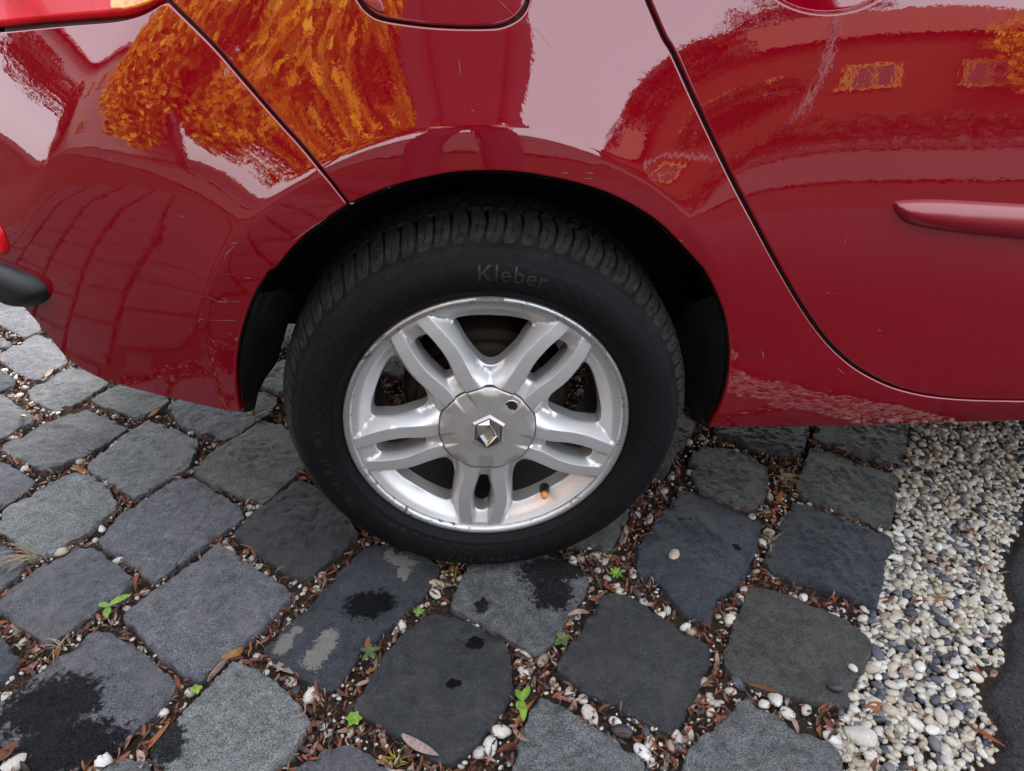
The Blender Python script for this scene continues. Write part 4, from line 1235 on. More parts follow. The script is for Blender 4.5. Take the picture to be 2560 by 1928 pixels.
# ------------------------------------------------------------------ ground
STONES={
"A1":[(-1.371,1.073),(-1.331,1.107),(-1.268,1.042),(-1.256,1.006),(-1.278,0.970),(-1.310,0.960)],
"A2":[(-1.298,0.960),(-1.245,1.006),(-1.169,0.932),(-1.124,0.859),(-1.142,0.826),(-1.233,0.885),(-1.258,0.885)],
"A3":[(-1.159,0.738),(-1.126,0.844),(-1.070,0.813),(-0.985,0.698),(-1.013,0.617),(-1.063,0.641),(-1.143,0.710)],
"A4":[(-1.236,0.822),(-1.211,0.826),(-1.158,0.792),(-1.170,0.763),(-1.209,0.771)],
"A5":[(-1.154,0.668),(-1.113,0.653),(-1.056,0.602),(-1.068,0.567),(-1.096,0.560)],
"A6":[(-1.013,0.575),(-0.987,0.641),(-0.962,0.676),(-0.917,0.659),(-0.850,0.599),(-0.879,0.529),(-0.912,0.487),(-0.980,0.529)],
"A7":[(-1.096,0.560),(-1.059,0.550),(-0.941,0.459),(-0.957,0.414),(-0.976,0.389),(-1.006,0.392)],
"A8":[(-0.963,0.364),(-0.918,0.435),(-0.862,0.498),(-0.811,0.473),(-0.741,0.424),(-0.780,0.329),(-0.842,0.283),(-0.906,0.320),(-0.954,0.353)],
"A9":[(-0.858,0.535),(-0.829,0.586),(-0.776,0.600),(-0.684,0.520),(-0.728,0.460),(-0.815,0.499)],
"A10":[(-0.682,0.504),(-0.655,0.550),(-0.606,0.592),(-0.528,0.574),(-0.456,0.535),(-0.457,0.483),(-0.522,0.378),(-0.559,0.392),(-0.641,0.441)],
"A11":[(-0.509,0.591),(-0.500,0.658),(-0.479,0.705),(-0.428,0.681),(-0.403,0.605),(-0.452,0.556)],
"A12":[(-0.764,0.295),(-0.742,0.366),(-0.704,0.438),(-0.667,0.429),(-0.579,0.370),(-0.573,0.289),(-0.637,0.198),(-0.688,0.232),(-0.751,0.282)],
"A13":[(-0.559,0.281),(-0.522,0.352),(-0.468,0.439),(-0.424,0.426),(-0.363,0.356),(-0.350,0.286),(-0.401,0.180),(-0.457,0.204),(-0.537,0.253)],
"A14":[(-0.974,0.316),(-0.920,0.305),(-0.844,0.249),(-0.849,0.206),(-0.867,0.180),(-0.901,0.180)],
"C1":[(-0.854,0.165),(-0.817,0.219),(-0.783,0.272),(-0.741,0.256),(-0.705,0.228),(-0.664,0.180),(-0.674,0.136),(-0.719,0.061),(-0.741,0.058),(-0.773,0.074),(-0.833,0.115)],
"C2":[(-0.642,0.158),(-0.610,0.204),(-0.580,0.254),(-0.543,0.244),(-0.449,0.172),(-0.428,0.140),(-0.473,0.083),(-0.533,-0.008),(-0.574,0.028),(-0.659,0.087)],
"C3":[(-0.435,0.095),(-0.411,0.156),(-0.352,0.245),(-0.281,0.193),(-0.219,0.090),(-0.289,-0.007),(-0.325,0.004),(-0.386,0.055)],
"C4":[(-0.755,-0.040),(-0.725,0.014),(-0.690,0.066),(-0.660,0.064),(-0.609,0.029),(-0.565,-0.008),(-0.577,-0.038),(-0.619,-0.100),(-0.637,-0.132),(-0.700,-0.092),(-0.741,-0.063)],
"C5":[(-0.864,0.072),(-0.812,0.073),(-0.779,0.055),(-0.747,0.021),(-0.763,-0.020),(-0.794,-0.036)],
"C6":[(-0.553,-0.077),(-0.513,-0.023),(-0.453,0.069),(-0.426,0.051),(-0.367,0.005),(-0.308,-0.041),(-0.332,-0.093),(-0.376,-0.154),(-0.409,-0.196),(-0.467,-0.157)],
"C7":[(-0.776,-0.111),(-0.712,-0.119),(-0.666,-0.159),(-0.674,-0.191),(-0.717,-0.208)],
"C8":[(-0.658,-0.234),(-0.657,-0.225),(-0.621,-0.166),(-0.585,-0.107),(-0.558,-0.111),(-0.490,-0.156),(-0.435,-0.201),(-0.440,-0.234),(-0.476,-0.284),(-0.522,-0.324),(-0.536,-0.336),(-0.593,-0.309),(-0.613,-0.287),(-0.633,-0.282)],
"C9":[(-0.434,-0.299),(-0.405,-0.245),(-0.363,-0.169),(-0.332,-0.183),(-0.281,-0.221),(-0.239,-0.264),(-0.253,-0.303),(-0.279,-0.336),(-0.302,-0.352),(-0.387,-0.333),(-0.421,-0.315)],
"C10":[(-0.492,-0.333),(-0.481,-0.323),(-0.454,-0.312),(-0.430,-0.323),(-0.394,-0.357),(-0.430,-0.394),(-0.475,-0.374)],
"C11":[(-0.273,-0.361),(-0.214,-0.308),(-0.185,-0.303),(-0.159,-0.315),(-0.128,-0.339),(-0.099,-0.371),(-0.157,-0.413),(-0.235,-0.397)],
"D1":[(-0.329,-0.145),(-0.281,-0.081),(-0.238,0.010),(-0.194,0.073),(-0.149,0.060),(-0.103,0.040),(-0.079,0.013),(-0.080,-0.005),(-0.118,-0.073),(-0.182,-0.148),(-0.212,-0.215),(-0.230,-0.215),(-0.260,-0.195),(-0.301,-0.170)],
"D2":[(-0.057,-0.071),(-0.021,0.023),(0.037,0.033),(0.112,0.039),(0.166,-0.014),(0.163,-0.036),(0.133,-0.089),(0.092,-0.152),(0.069,-0.166),(0.018,-0.123),(-0.037,-0.084)],
"D3":[(-0.184,-0.251),(-0.153,-0.177),(-0.124,-0.126),(-0.084,-0.091),(-0.032,-0.110),(0.020,-0.138),(0.030,-0.165),(0.031,-0.230),(0.004,-0.274),(-0.031,-0.314),(-0.058,-0.331),(-0.083,-0.317),(-0.125,-0.284)],
"D4":[(0.098,-0.192),(0.140,-0.133),(0.192,-0.057),(0.218,-0.056),(0.255,-0.082),(0.300,-0.131),(0.330,-0.159),(0.325,-0.179),(0.290,-0.238),(0.243,-0.296),(0.231,-0.291),(0.181,-0.255),(0.120,-0.217)],
"D5":[(0.029,-0.342),(0.046,-0.290),(0.068,-0.240),(0.088,-0.243),(0.132,-0.280),(0.180,-0.319),(0.196,-0.333),(0.188,-0.356),(0.153,-0.414),(0.037,-0.403)],
"D6":[(0.136,0.058),(0.188,0.128),(0.256,0.172),(0.270,0.167),(0.251,0.114),(0.216,0.045),(0.187,0.057)],
"D7":[(0.378,0.199),(0.445,0.167),(0.499,0.106),(0.470,0.047),(0.421,-0.031),(0.367,-0.066),(0.344,-0.113),(0.315,-0.097),(0.297,-0.063),(0.285,-0.028),(0.254,-0.005),(0.265,0.044),(0.313,0.113)],
"E1":[(0.473,0.008),(0.527,0.087),(0.582,0.159),(0.608,0.147),(0.654,0.110),(0.720,0.064),(0.709,0.038),(0.674,-0.004),(0.639,-0.061),(0.616,-0.094),(0.582,-0.067),(0.514,-0.033),(0.479,-0.007)],
"E2":[(0.350,-0.180),(0.377,-0.130),(0.434,-0.042),(0.472,-0.057),(0.515,-0.085),(0.551,-0.112),(0.579,-0.154),(0.573,-0.177),(0.549,-0.197),(0.515,-0.239),(0.496,-0.265),(0.448,-0.253),(0.385,-0.233),(0.346,-0.199)],
"E3":[(0.244,-0.350),(0.271,-0.311),(0.318,-0.284),(0.350,-0.255),(0.371,-0.268),(0.417,-0.301),(0.447,-0.321),(0.453,-0.339),(0.441,-0.369),(0.376,-0.432),(0.216,-0.417)],
"F1":[(0.420,0.303),(0.446,0.336),(0.489,0.341),(0.538,0.313),(0.571,0.269),(0.548,0.213),(0.524,0.170),(0.494,0.147),(0.452,0.162),(0.414,0.191),(0.411,0.240)],
"F2":[(0.611,0.217),(0.659,0.289),(0.690,0.339),(0.717,0.321),(0.763,0.277),(0.825,0.239),(0.779,0.161),(0.734,0.090),(0.689,0.117),(0.629,0.159),(0.606,0.188)],
"F3":[(0.494,0.397),(0.542,0.437),(0.645,0.469),(0.714,0.417),(0.664,0.328),(0.616,0.301),(0.564,0.329),(0.522,0.370)],
"F4":[(0.705,0.368),(0.743,0.435),(0.853,0.473),(0.945,0.433),(0.889,0.336),(0.846,0.273),(0.790,0.298),(0.738,0.338)],
"F5":[(0.339,0.267),(0.377,0.349),(0.440,0.464),(0.466,0.438),(0.439,0.377),(0.396,0.326),(0.365,0.267),(0.345,0.236)],
}
MATS = dict(A1='violet', A2='violet', A3='violet', A4='violet', A5='blue', A6='grey', A7='violet', A8='grey', A9='green', A10='grey', A11='green', A12='pale',
            A13='green', A14='violet', C1='pale', C2='violet', C3='dark', C4='violet', C5='violet', C6='violet', C7='blue', C8='violet', C9='pale', C10='grey',
            C11='violet', D1='blue', D2='grey', D3='dark', D4='dark', D5='grey', D6='green', D7='blue', E1='blue', E2='brown', E3='grey', F1='brown', F2='green',
            F3='dark', F4='brown', F5='brown')
SOIL_Z = -0.0145
def sett_mesh(name, poly, mat, step, top=0.0, amp=0.0016, seed=0, tilt=(0, 0), grow=0.0):
    base = np.array(poly)
    for _ in range(2):        # only the very corners are worn round
        nx = np.roll(base, -1, 0); L = np.linalg.norm(nx-base, axis=1)[:, None]
        cut = np.minimum(0.22*L, 0.0045 if _ == 0 else 0.002)/L
        base = np.stack([base+(nx-base)*cut, nx+(base-nx)*cut], 1).reshape(-1, 2)
    c = resample(base, 0.006, closed=True, smooth=False)
    rnd = np.random.default_rng(seed)
    # chipped, uneven outline
    t = np.roll(c, -1, 0)-np.roll(c, 1, 0)
    if poly_area(c) < 0: c = c[::-1]; t = np.roll(c, -1, 0)-np.roll(c, 1, 0)
    nn = np.stack([-t[:, 1], t[:, 0]], 1); nn /= np.maximum(np.linalg.norm(nn, axis=1), 1e-9)[:, None]
    w = np.array([noise.noise(Vector((p[0]*38, p[1]*38, seed)))*0.0036+noise.noise(Vector((p[0]*130, p[1]*130, seed+9)))*0.0030 for p in c])
    c = c+nn*(w-grow)[:, None]
    vv, tri, bnd, loops = cdt(c, rings=(0.0008, 0.0019, 0.0036, 0.0072) if step < 0.012 else (0.006,), step=step)
    d, _ = edge_dist(loops[0], vv)
    er = 0.0036
    q = np.clip((er-d)/er, 0, 1)
    cen = vv.mean(0)
    z = np.array([noise.noise(Vector((p[0]*16, p[1]*16, seed*1.7)))*amp*1.5+noise.noise(Vector((p[0]*75, p[1]*75, seed)))*amp*0.85+noise.noise(Vector((p[0]*190, p[1]*190, seed)))*amp*0.42 for p in vv])
    rag = np.array([0.6+0.8*abs(noise.noise(Vector((p[0]*30, p[1]*30, seed+4)))) for p in vv])
    z = z+top-er*0.75*rag*(1-np.sqrt(np.clip(1-q*q, 0, 1)))+(vv-cen)@np.array(tilt)
    # split, chiselled facets: oblique planes that cut the top
    ext = np.abs(vv-cen).max()
    for k in range(5 if step < 0.02 else 0):
        th_ = rnd.uniform(0, 6.28); dr_ = np.array([math.cos(th_), math.sin(th_)])
        t_ = (vv-cen)@dr_
        off = np.percentile(t_, rnd.uniform(62, 94)); sl = rnd.uniform(0.06, 0.30)
        wob = np.array([noise.noise(Vector((p[0]*60, p[1]*60, seed+50+k)))*0.004 for p in vv])
        cut = sl*np.clip(t_-off+wob, -0.02, None)
        z = np.minimum(z, top+0.0014-0.0052*np.tanh(cut/0.0052))
    chip = np.array([max(0.0, noise.noise(Vector((p[0]*42, p[1]*42, seed+31)))-0.12)+0.5*max(0.0, noise.noise(Vector((p[0]*110, p[1]*110, seed+37)))-0.1) for p in vv])
    z = z-chip*0.016*np.exp(-d/0.009)
    V = [(p[0], p[1], zz) for p, zz in zip(vv, z)]
    F = [tuple(t) for t in tri]
    idx = {}
    for a, b in bnd:
        for k in (a, b):
            if k not in idx:
                u = vv[k]-cen; u = u/np.linalg.norm(u)
                idx[k] = len(V)
                V.append((vv[k][0]+u[0]*0.0015, vv[k][1]+u[1]*0.0015, z[k]-0.012)); V.append((vv[k][0], vv[k][1], -0.07))
        i, j = idx[a], idx[b]
        F += [(b, a, i, j), (j, i, i+1, j+1)]
    return V, F

pavement = pydata('pavement', [(-60, -60, -0.045), (60, -60, -0.045), (60, 60, -0.045), (-60, 60, -0.045)], [(0, 1, 2, 3)], T['soil'], None, False)
tag(pavement, kind='structure')
# soil bed in the joints, gently uneven
n = 170
gx, gy = np.linspace(-1.7, 1.6, n*2), np.linspace(-0.75, 1.5, n)
V = []
for y in gy:
    for x in gx:
        V.append((x, y, SOIL_Z+0.004*noise.noise(Vector((x*14, y*14, 2)))+0.0025*noise.noise(Vector((x*60, y*60, 5)))))
F = [(j*2*n+i, j*2*n+i+1, (j+1)*2*n+i+1, (j+1)*2*n+i) for j in range(n-1) for i in range(2*n-1)]
soil = pydata('joint_soil', V, F, T['soil'], pavement)
polys = {}
srng = random.Random(3)
for i, (k, p) in enumerate(STONES.items()):
    v, f = sett_mesh('sett', p, None, 0.0062, top=srng.uniform(-0.003, 0.003), amp=0.0032, seed=i, grow=0.0028, tilt=(srng.uniform(-0.015, 0.015), srng.uniform(-0.015, 0.015)))
    pydata('sett', v, f, T['sett_'+MATS[k]], pavement)
    polys[k] = np.array(p)
# the same bond carried on out of the picture (seen in the paint)
u_, n_ = np.array([math.cos(R(56)), math.sin(R(56))]), np.array([-math.sin(R(56)), math.cos(R(56))])
cents = np.array([p.mean(0) for p in polys.values()])
allp = np.vstack([resample(p, 0.03, closed=True, smooth=False) for p in polys.values()])
GR0, GRD = np.array([0.444, -0.358]), np.array([0.537, 0.844])       # left edge of the gravel strip
GRN = np.array([GRD[1], -GRD[0]])
V, F = [], []
si = 100
for r_ in range(-16, 17):
    for c_ in range(-16, 17):
        c = np.array([-0.42, -0.062])+n_*r_*0.203+u_*(c_*0.205+(r_ % 2)*0.1)
        if abs(c[0]) > 2.6 or c[1] < -2.6 or c[1] > 2.2: continue
        if (c-GR0)@GRN > -0.10: continue
        done = False
        for hs_ in (0.092, 0.076, 0.060, 0.046):
            for su, sn in ((0, 0), (0.03, 0), (-0.03, 0), (0, 0.03), (0, -0.03), (0.05, 0.04), (-0.05, -0.04), (0.05, -0.04), (-0.05, 0.04)):
                if hs_ > 0.09 and (su or sn): continue
                cc = c+u_*su+n_*sn
                q_ = pix(np.array([[cc[0], cc[1], 0.0]]))[0]
                if -30 < q_[0] < PW+30 and 900 < q_[1] < PH+30: continue
                sq = np.array([cc+u_*a*hs_+n_*b*hs_*0.99 for a, b in ((-1, -0.9), (-0.9, -1), (0.9, -1), (1, -0.9), (1, 0.9), (0.9, 1), (-0.9, 1), (-1, 0.9))])
                big = cc+(sq-cc)*1.14
                if inside(big, allp).any(): continue
                if any(inside(p, np.vstack([big, cc[None]])).any() for p in polys.values()): continue
                done = True; break
            if done: break
        if not done: continue
        allp = np.vstack([allp, resample(sq, 0.05, closed=True, smooth=False)])
        sq = sq+np.array([[srng.uniform(-0.005, 0.005), srng.uniform(-0.005, 0.005)] for _ in range(8)])
        si += 1
        v, f = sett_mesh('sett', sq, None, 0.03, seed=si, amp=0.002)
        F += [tuple(i+len(V) for i in q) for q in f]; V += v
outer_setts = pydata('surrounding_setts', V, F, T['sett_dark'], pavement)
tag(outer_setts, kind='stuff')
# asphalt beyond the gravel strip
asph = [(1.62, 1.06), (1.18, 0.382), (1.031, 0.158), (0.962, 0.07), (0.907, 0.018), (0.866, -0.038), (0.847, -0.094), (0.809, -0.132), (0.773, -0.183), (0.725, -0.224),
        (0.694, -0.255), (0.694, -0.288), (0.674, -0.328), (0.647, -0.35), (0.617, -0.363), (0.50, -0.56), (-0.6, -2.3)]
a_out = np.vstack([resample(asph, 0.012, smooth=True), [(2.6, -2.3), (3.0, 1.06)]])
a_out = np.array([(x+0.006*noise.noise(Vector((x*40, y*40, 1)))*(1 if x < 2 else 0), y+0.006*noise.noise(Vector((x*40, y*40, 7)))*(1 if x < 2 else 0)) for x, y in a_out])
vv, tri, bnd, loops = cdt(a_out, rings=(0.006, 0.016), step=0.05)
d, _ = edge_dist(loops[0], vv)
V = [(x, y, -0.028+0.024*min(1, dd/0.02)**0.6+0.003*noise.noise(Vector((x*12, y*12, 3)))) for (x, y), dd in zip(vv, d)]
asphalt = pydata('asphalt', V, [tuple(t) for t in tri], T['asphalt'])
tag(asphalt, kind='structure')

# ------------------------------------------------------------------ joint mask (raster, 2 mm)
MX0, MY0, MS = -1.45, -0.55, 0.002
MW, MH = int(2.75/MS), int(1.75/MS)
xx, yy = np.meshgrid(MX0+MS*(np.arange(MW)+0.5), MY0+MS*(np.arange(MH)+0.5))
free = np.ones((MH, MW), bool)
def carve(poly):
    lo, hi = poly.min(0), poly.max(0)
    i0, i1 = max(0, int((lo[0]-MX0)/MS)), min(MW, int((hi[0]-MX0)/MS)+2)
    j0, j1 = max(0, int((lo[1]-MY0)/MS)), min(MH, int((hi[1]-MY0)/MS)+2)
    if i1 <= i0 or j1 <= j0: return
    sx, sy = xx[j0:j1, i0:i1], yy[j0:j1, i0:i1]
    ins = inside(poly, np.stack([sx.ravel(), sy.ravel()], 1)).reshape(sx.shape)
    free[j0:j1, i0:i1] &= ~ins
for p in polys.values(): carve(p.mean(0)+(resample(p, 0.01, closed=True)-p.mean(0))*1.02)
carve(a_out)
strip_m = ((xx-GR0[0])*GRN[0]+(yy-GR0[1])*GRN[1]) > -0.012
# keep what the lens can see (with a margin), so that nothing is spent elsewhere
pts = np.stack([xx.ravel(), yy.ravel(), np.zeros(xx.size)], 1)
pp = pix(pts).reshape(MH, MW, 2)
seen = (pp[..., 0] > -160) & (pp[..., 0] < PW+160) & (pp[..., 1] > 600) & (pp[..., 1] < PH+180)
def pick(mask, n):
    j, i = np.nonzero(mask & free & seen)
    k = RNG.integers(0, len(i), n)
    return np.stack([MX0+MS*(i[k]+RNG.random(n)), MY0+MS*(j[k]+RNG.random(n))], 1)
def is_free(x, y):
    i, j = int((x-MX0)/MS), int((y-MY0)/MS)
    return 0 <= i < MW and 0 <= j < MH and free[j, i]

# ------------------------------------------------------------------ pebbles
def ico(sub):
    bm = bmesh.new(); bmesh.ops.create_icosphere(bm, subdivisions=sub, radius=1.0)
    v = np.array([tuple(q.co) for q in bm.verts]); f = [tuple(w.index for w in q.verts) for q in bm.faces]
    bm.free(); return v, f
def rock_shape(v, seed):
    out = []
    for p in v:
        q = Vector(p)
        k = 1+0.24*noise.noise(q*1.1+Vector((seed*3.1, 0, 0)))+0.10*noise.noise(q*2.6+Vector((0, seed*2.3, 0)))
        out.append(np.array(p)*k)
    return np.array(out)
i1v, i1f = ico(2); i2v, i2f = ico(3)
small = [rock_shape(i1v, s) for s in range(14)]
big_me = []
for s in range(8):
    me = bpy.data.meshes.new('pebble'); me.from_pydata([tuple(p) for p in rock_shape(i2v if s < 2 else i1v, s+20)], [], i2f if s < 2 else i1f); me.update(); me.shade_smooth()
    big_me.append(me)
def euler_m(a, b, c): return np.array(Matrix.Rotation(a, 3, 'Z') @ Matrix.Rotation(b, 3, 'X') @ Matrix.Rotation(c, 3, 'Y'))
gravel_bed = empty('gravel_strip', (0.85, 0.1, -0.02)); tag(gravel_bed, kind='structure')
GV, GF = [], []
def add_small(x, y, z, sx, sy, sz):
    m = euler_m(RNG.uniform(0, 6.28), RNG.normal(0, 0.3), RNG.normal(0, 0.3))
    v = (small[RNG.integers(0, 14)]*np.array([sx, sy, sz]))@m.T+np.array([x, y, z])
    b = len(GV); GV.extend(v); GF.extend([(a+b, c+b, d+b) for a, c, d in i1f])
# big individual pebbles, spaced so that they do not run into each other
placed = []
def try_place(x, y, r):
    for (a, b, c) in placed[-900:]:
        if (a-x)**2+(b-y)**2 < (0.82*(c+r))**2: return False
    placed.append((x, y, r)); return True
count = 0
PEB = []
def big_pebble(x, y, size, mat, asp=None, parent=None, z=None, rz=None):
    asp = asp or RNG.uniform(1.15, 1.7)
    me = big_me[RNG.integers(2, 8)] if size < 0.012 else big_me[RNG.integers(0, 2)]
    key = (me.name, mat)
    if key not in PCACHE:
        c = me.copy(); c.materials.append(T[mat]); PCACHE[key] = c
    o = bpy.data.objects.new('pebble', PCACHE[key])
    sz = size*RNG.uniform(0.55, 0.75)
    o.scale = (size*asp, size, sz)
    o.location = (x, y, (SOIL_Z+sz*0.75) if z is None else z)
    o.rotation_euler = (RNG.normal(0, 0.15), RNG.normal(0, 0.15), RNG.uniform(0, 6.28) if rz is None else rz)
    COL.objects.link(o); adopt(o, parent or gravel_bed)
    return o
PCACHE = {}
# pebbles one can point to in the photograph: (px, py, half size, material)
KNOWN = [(256, 1316, .010, 'peb_white'), (292, 1397, .009, 'peb_white'), (236, 1345, .007, 'peb_cream'), (150, 1377, .013, 'peb_cream'), (55, 1598, .008, 'peb_white'),
         (565, 1346, .007, 'peb_white'), (612, 1378, .0075, 'peb_cream'), (630, 1392, .009, 'peb_cream'), (645, 1410, .0075, 'peb_white'), (665, 1425, .006, 'peb_white'),
         (683, 1443, .006, 'peb_white'), (803, 1432, .008, 'peb_white'), (735, 1449, .005, 'peb_white'), (662, 1675, .007, 'peb_white'), (656, 1590, .006, 'peb_white'),
         (775, 1735, .012, 'peb_white'), (725, 1700, .010, 'peb_cream'), (405, 1778, .010, 'peb_white'), (28, 1915, .016, 'peb_white'), (258, 1905, .014, 'peb_white'),
         (605, 1610, .008, 'peb_slate'), (738, 1722, .009, 'peb_slate'), (1004, 1558, .009, 'peb_white'), (1088, 1480, .010, 'peb_white'), (1093, 1457, .012, 'peb_cream'),
         (1120, 1453, .011, 'peb_slate'), (1050, 1510, .006, 'peb_white'), (1068, 1505, .006, 'peb_cream'), (1154, 1443, .010, 'peb_cream'), (1110, 1435, .008, 'peb_white'),
         (1180, 1555, .005, 'peb_white'), (1312, 1630, .011, 'peb_white'), (1357, 1646, .011, 'peb_tan'), (1296, 1651, .008, 'peb_cream'), (1302, 1666, .007, 'peb_white'),
         (1317, 1666, .007, 'peb_white'), (1311, 1683, .010, 'peb_white'), (1252, 1826, .014, 'peb_white'), (1226, 1860, .013, 'peb_white'), (1200, 1878, .012, 'peb_white'),
         (1425, 1730, .011, 'peb_white'), (1458, 1743, .010, 'peb_white'), (1475, 1785, .014, 'peb_white'), (1540, 1800, .009, 'peb_white'), (1608, 1877, .013, 'peb_white'),
         (1555, 1825, .013, 'peb_slate'), (1492, 1385, .013, 'peb_white'), (1515, 1397, .010, 'peb_white'), (1432, 1396, .010, 'peb_white'), (1452, 1392, .010, 'peb_cream'),
         (1625, 1293, .010, 'peb_white'), (1610, 1502, .010, 'peb_white'), (1670, 1520, .008, 'peb_white'), (1498, 1420, .008, 'peb_white'), (1585, 1434, .007, 'peb_white'),
         (1406, 1582, .008, 'peb_white'), (1497, 1492, .008, 'peb_cream'), (1593, 1475, .009, 'peb_slate'), (1908, 1353, .010, 'peb_white'), (1886, 1380, .009, 'peb_white'),
         (1862, 1470, .010, 'peb_white'), (1826, 1545, .013, 'peb_white'), (1852, 1490, .010, 'peb_white'), (1845, 1500, .010, 'peb_slate'), (2010, 1490, .010, 'peb_white'),
         (1985, 1483, .007, 'peb_white'), (1995, 1463, .011, 'peb_slate'), (2153, 1842, .019, 'peb_white'), (1940, 1742, .014, 'peb_white'), (1912, 1756, .010, 'peb_white'),
         (1777, 1738, .009, 'peb_white'), (1793, 1753, .010, 'peb_cream'), (1750, 1746, .009, 'peb_cream'), (1778, 1775, .008, 'peb_white'), (1694, 1836, .011, 'peb_white'),
         (1970, 1780, .013, 'peb_white'), (2018, 1770, .009, 'peb_white'), (2085, 1844, .013, 'peb_white'), (2122, 1865, .011, 'peb_white'), (1680, 1860, .010, 'peb_tan'),
         (1702, 1862, .010, 'peb_tan'), (1758, 1700, .010, 'peb_tan'), (1848, 1700, .014, 'peb_slate'), (20, 1690, .008, 'peb_white'), (12, 1738, .009, 'peb_cream'),
         (33, 838, .012, 'peb_tan'), (37, 1088, .012, 'peb_white'), (133, 1032, .012, 'peb_white'), (111, 1018, .010, 'peb_white'), (66, 1166, .012, 'peb_white'),
         (262, 1205, .012, 'peb_white'), (200, 1150, .012, 'peb_cream'), (285, 1037, .008, 'peb_white'), (625, 1265, .010, 'peb_white'), (650, 1263, .009, 'peb_white'),
         (478, 1078, .010, 'peb_cream'), (8, 925, .012, 'peb_white'), (30, 932, .010, 'peb_white'), (60, 965, .010, 'peb_cream'), (48, 985, .010, 'peb_white'),
         (1720, 1103, .013, 'peb_white'), (1752, 1089, .010, 'peb_cream'), (1787, 1095, .009, 'peb_white'), (1824, 1107, .009, 'peb_white'), (1841, 1124, .009, 'peb_white')]
for px, py, sz, mt in KNOWN:
    g = on_ground(px, py, -0.006)
    placed.append((g[0], g[1], sz*1.3))
    big_pebble(g[0], g[1], sz*0.74, mt)
# a pebble caught in the hollow of the dark sett and two lying on the grey one
for px, py, sz, mt, zz in ((1684, 1388, .0095, 'peb_cream', 0.002), (2132, 1670, .0055, 'peb_white', 0.004), (2088, 1718, .0080, 'peb_slate', 0.004)):
    g = on_ground(px, py, 0.004); big_pebble(g[0], g[1], sz, mt, z=zz)
cand = pick(strip_m, 5000)
for x, y in cand:
    if len(placed) > 300: break
    d_as = edge_dist(a_out, np.array([[x, y]]))[0][0]
    if RNG.random() > min(1, 0.15+d_as/0.06): continue
    s = RNG.uniform(0.0052, 0.0086)
    if try_place(x, y, s*1.2):
        big_pebble(x, y, s, RNG.choice(['peb_white', 'peb_white', 'peb_cream', 'peb_slate', 'peb_white', 'peb_tan', 'peb_slate']), z=-0.0065+RNG.uniform(-0.003, 0.003))
# the rest of the gravel
cand = pick(strip_m, 9000)
dd_, _ = edge_dist(a_out[:260], cand, False)
keepn = 0
gl = {}
def grid_ok(x, y, r, k=0.85):
    c = (int(x/0.02), int(y/0.02))
    for a in (-1, 0, 1):
        for b in (-1, 0, 1):
            for (u, v, w) in gl.get((c[0]+a, c[1]+b), ()):
                if (u-x)**2+(v-y)**2 < (k*(w+r))**2: return False
    gl.setdefault(c, []).append((x, y, r)); return True
for a, b, c in placed: gl.setdefault((int(a/0.02), int(b/0.02)), []).append((a, b, c*0.8))
for (x, y), de in zip(cand, dd_):
    if RNG.random() > min(1, 0.10+de/0.05): continue
    s = RNG.choice([0.0040, 0.0050, 0.0060, 0.0072])*RNG.uniform(0.85, 1.15)
    if grid_ok(x, y, s*1.1, 0.72):
        add_small(x, y, -0.0085+RNG.uniform(-0.003, 0.003), s*RNG.uniform(1.1, 1.6), s, s*0.7)
for x, y in pick(strip_m, 5200):      # lower layer that fills the gaps
    s = RNG.uniform(0.0032, 0.0056)
    add_small(x, y, SOIL_Z+0.0015+RNG.uniform(-0.001, 0.003), s*RNG.uniform(1.1, 1.6), s, s*0.75)
g1v, g1f = ico(1)
for x, y in pick(~strip_m, 15000):           # fine pale grit in the joints
    if RNG.random() > 0.55+noise.noise(Vector((x*9, y*9, 3))): continue
    s = RNG.uniform(0.0013, 0.0032)
    m = euler_m(RNG.uniform(0, 6.28), RNG.normal(0, 0.5), 0)
    v = (g1v*np.array([s*1.4, s, s*0.8])*RNG.uniform(0.8, 1.2, (len(g1v), 1)))@m.T+np.array([x, y, SOIL_Z+0.004+RNG.uniform(0, 0.006)])
    b = len(GV); GV.extend(v); GF.extend([(a+b, c+b, d+b) for a, c, d in g1f])
for x, y in pick(~strip_m, 3000):
    s = RNG.choice([0.0030, 0.0040, 0.0052, 0.0068])*RNG.uniform(0.8, 1.2)
    if grid_ok(x, y, s, 0.9): add_small(x, y, SOIL_Z+s*0.45, s*RNG.uniform(1.1, 1.6), s, s*0.7)
gravel = pydata('gravel', GV, GF, T['peb_mix'], gravel_bed)
tag(gravel, kind='stuff')

# ------------------------------------------------------------------ leaf litter in the joints
def leaf_data(L, w, curl, twist, bend, seg=7, cup=0.35):
    """lanceolate leaf along +x, curled about y, cupped across"""
    V, F = [], []
    p = np.array([0.0, 0.0]); th = 0.0; dl = L/seg
    for i in range(seg+1):
        t = i/seg
        ww = w*max(0.04, math.sin(math.pi*min(1, t*0.94+0.05))**0.8)
        tw = twist*t
        yb = bend*L*t*t
        for k in (-1, 0, 1):
            lx, lz = 0.0, cup*ww*abs(k)
            yy_ = k*ww
            V.append((p[0]-lz*math.sin(th), yb+yy_*math.cos(tw)-lz*math.sin(tw)*0.6, p[1]+lz*math.cos(th)+yy_*math.sin(tw)))
        th += curl/seg; p = p+dl*np.array([math.cos(th), math.sin(th)])
    for i in range(seg):
        for k in range(2): F.append((i*3+k, (i+1)*3+k, (i+1)*3+k+1, i*3+k+1))
    V = np.array(V); V -= V.mean(0)
    return V, F
LVAR = [leaf_data(1.0, RNG.uniform(0.07, 0.16), RNG.normal(0, 1.5), RNG.normal(0, 1.0), RNG.normal(0, 0.25), 6, RNG.uniform(0.1, 0.9)) for _ in range(60)]
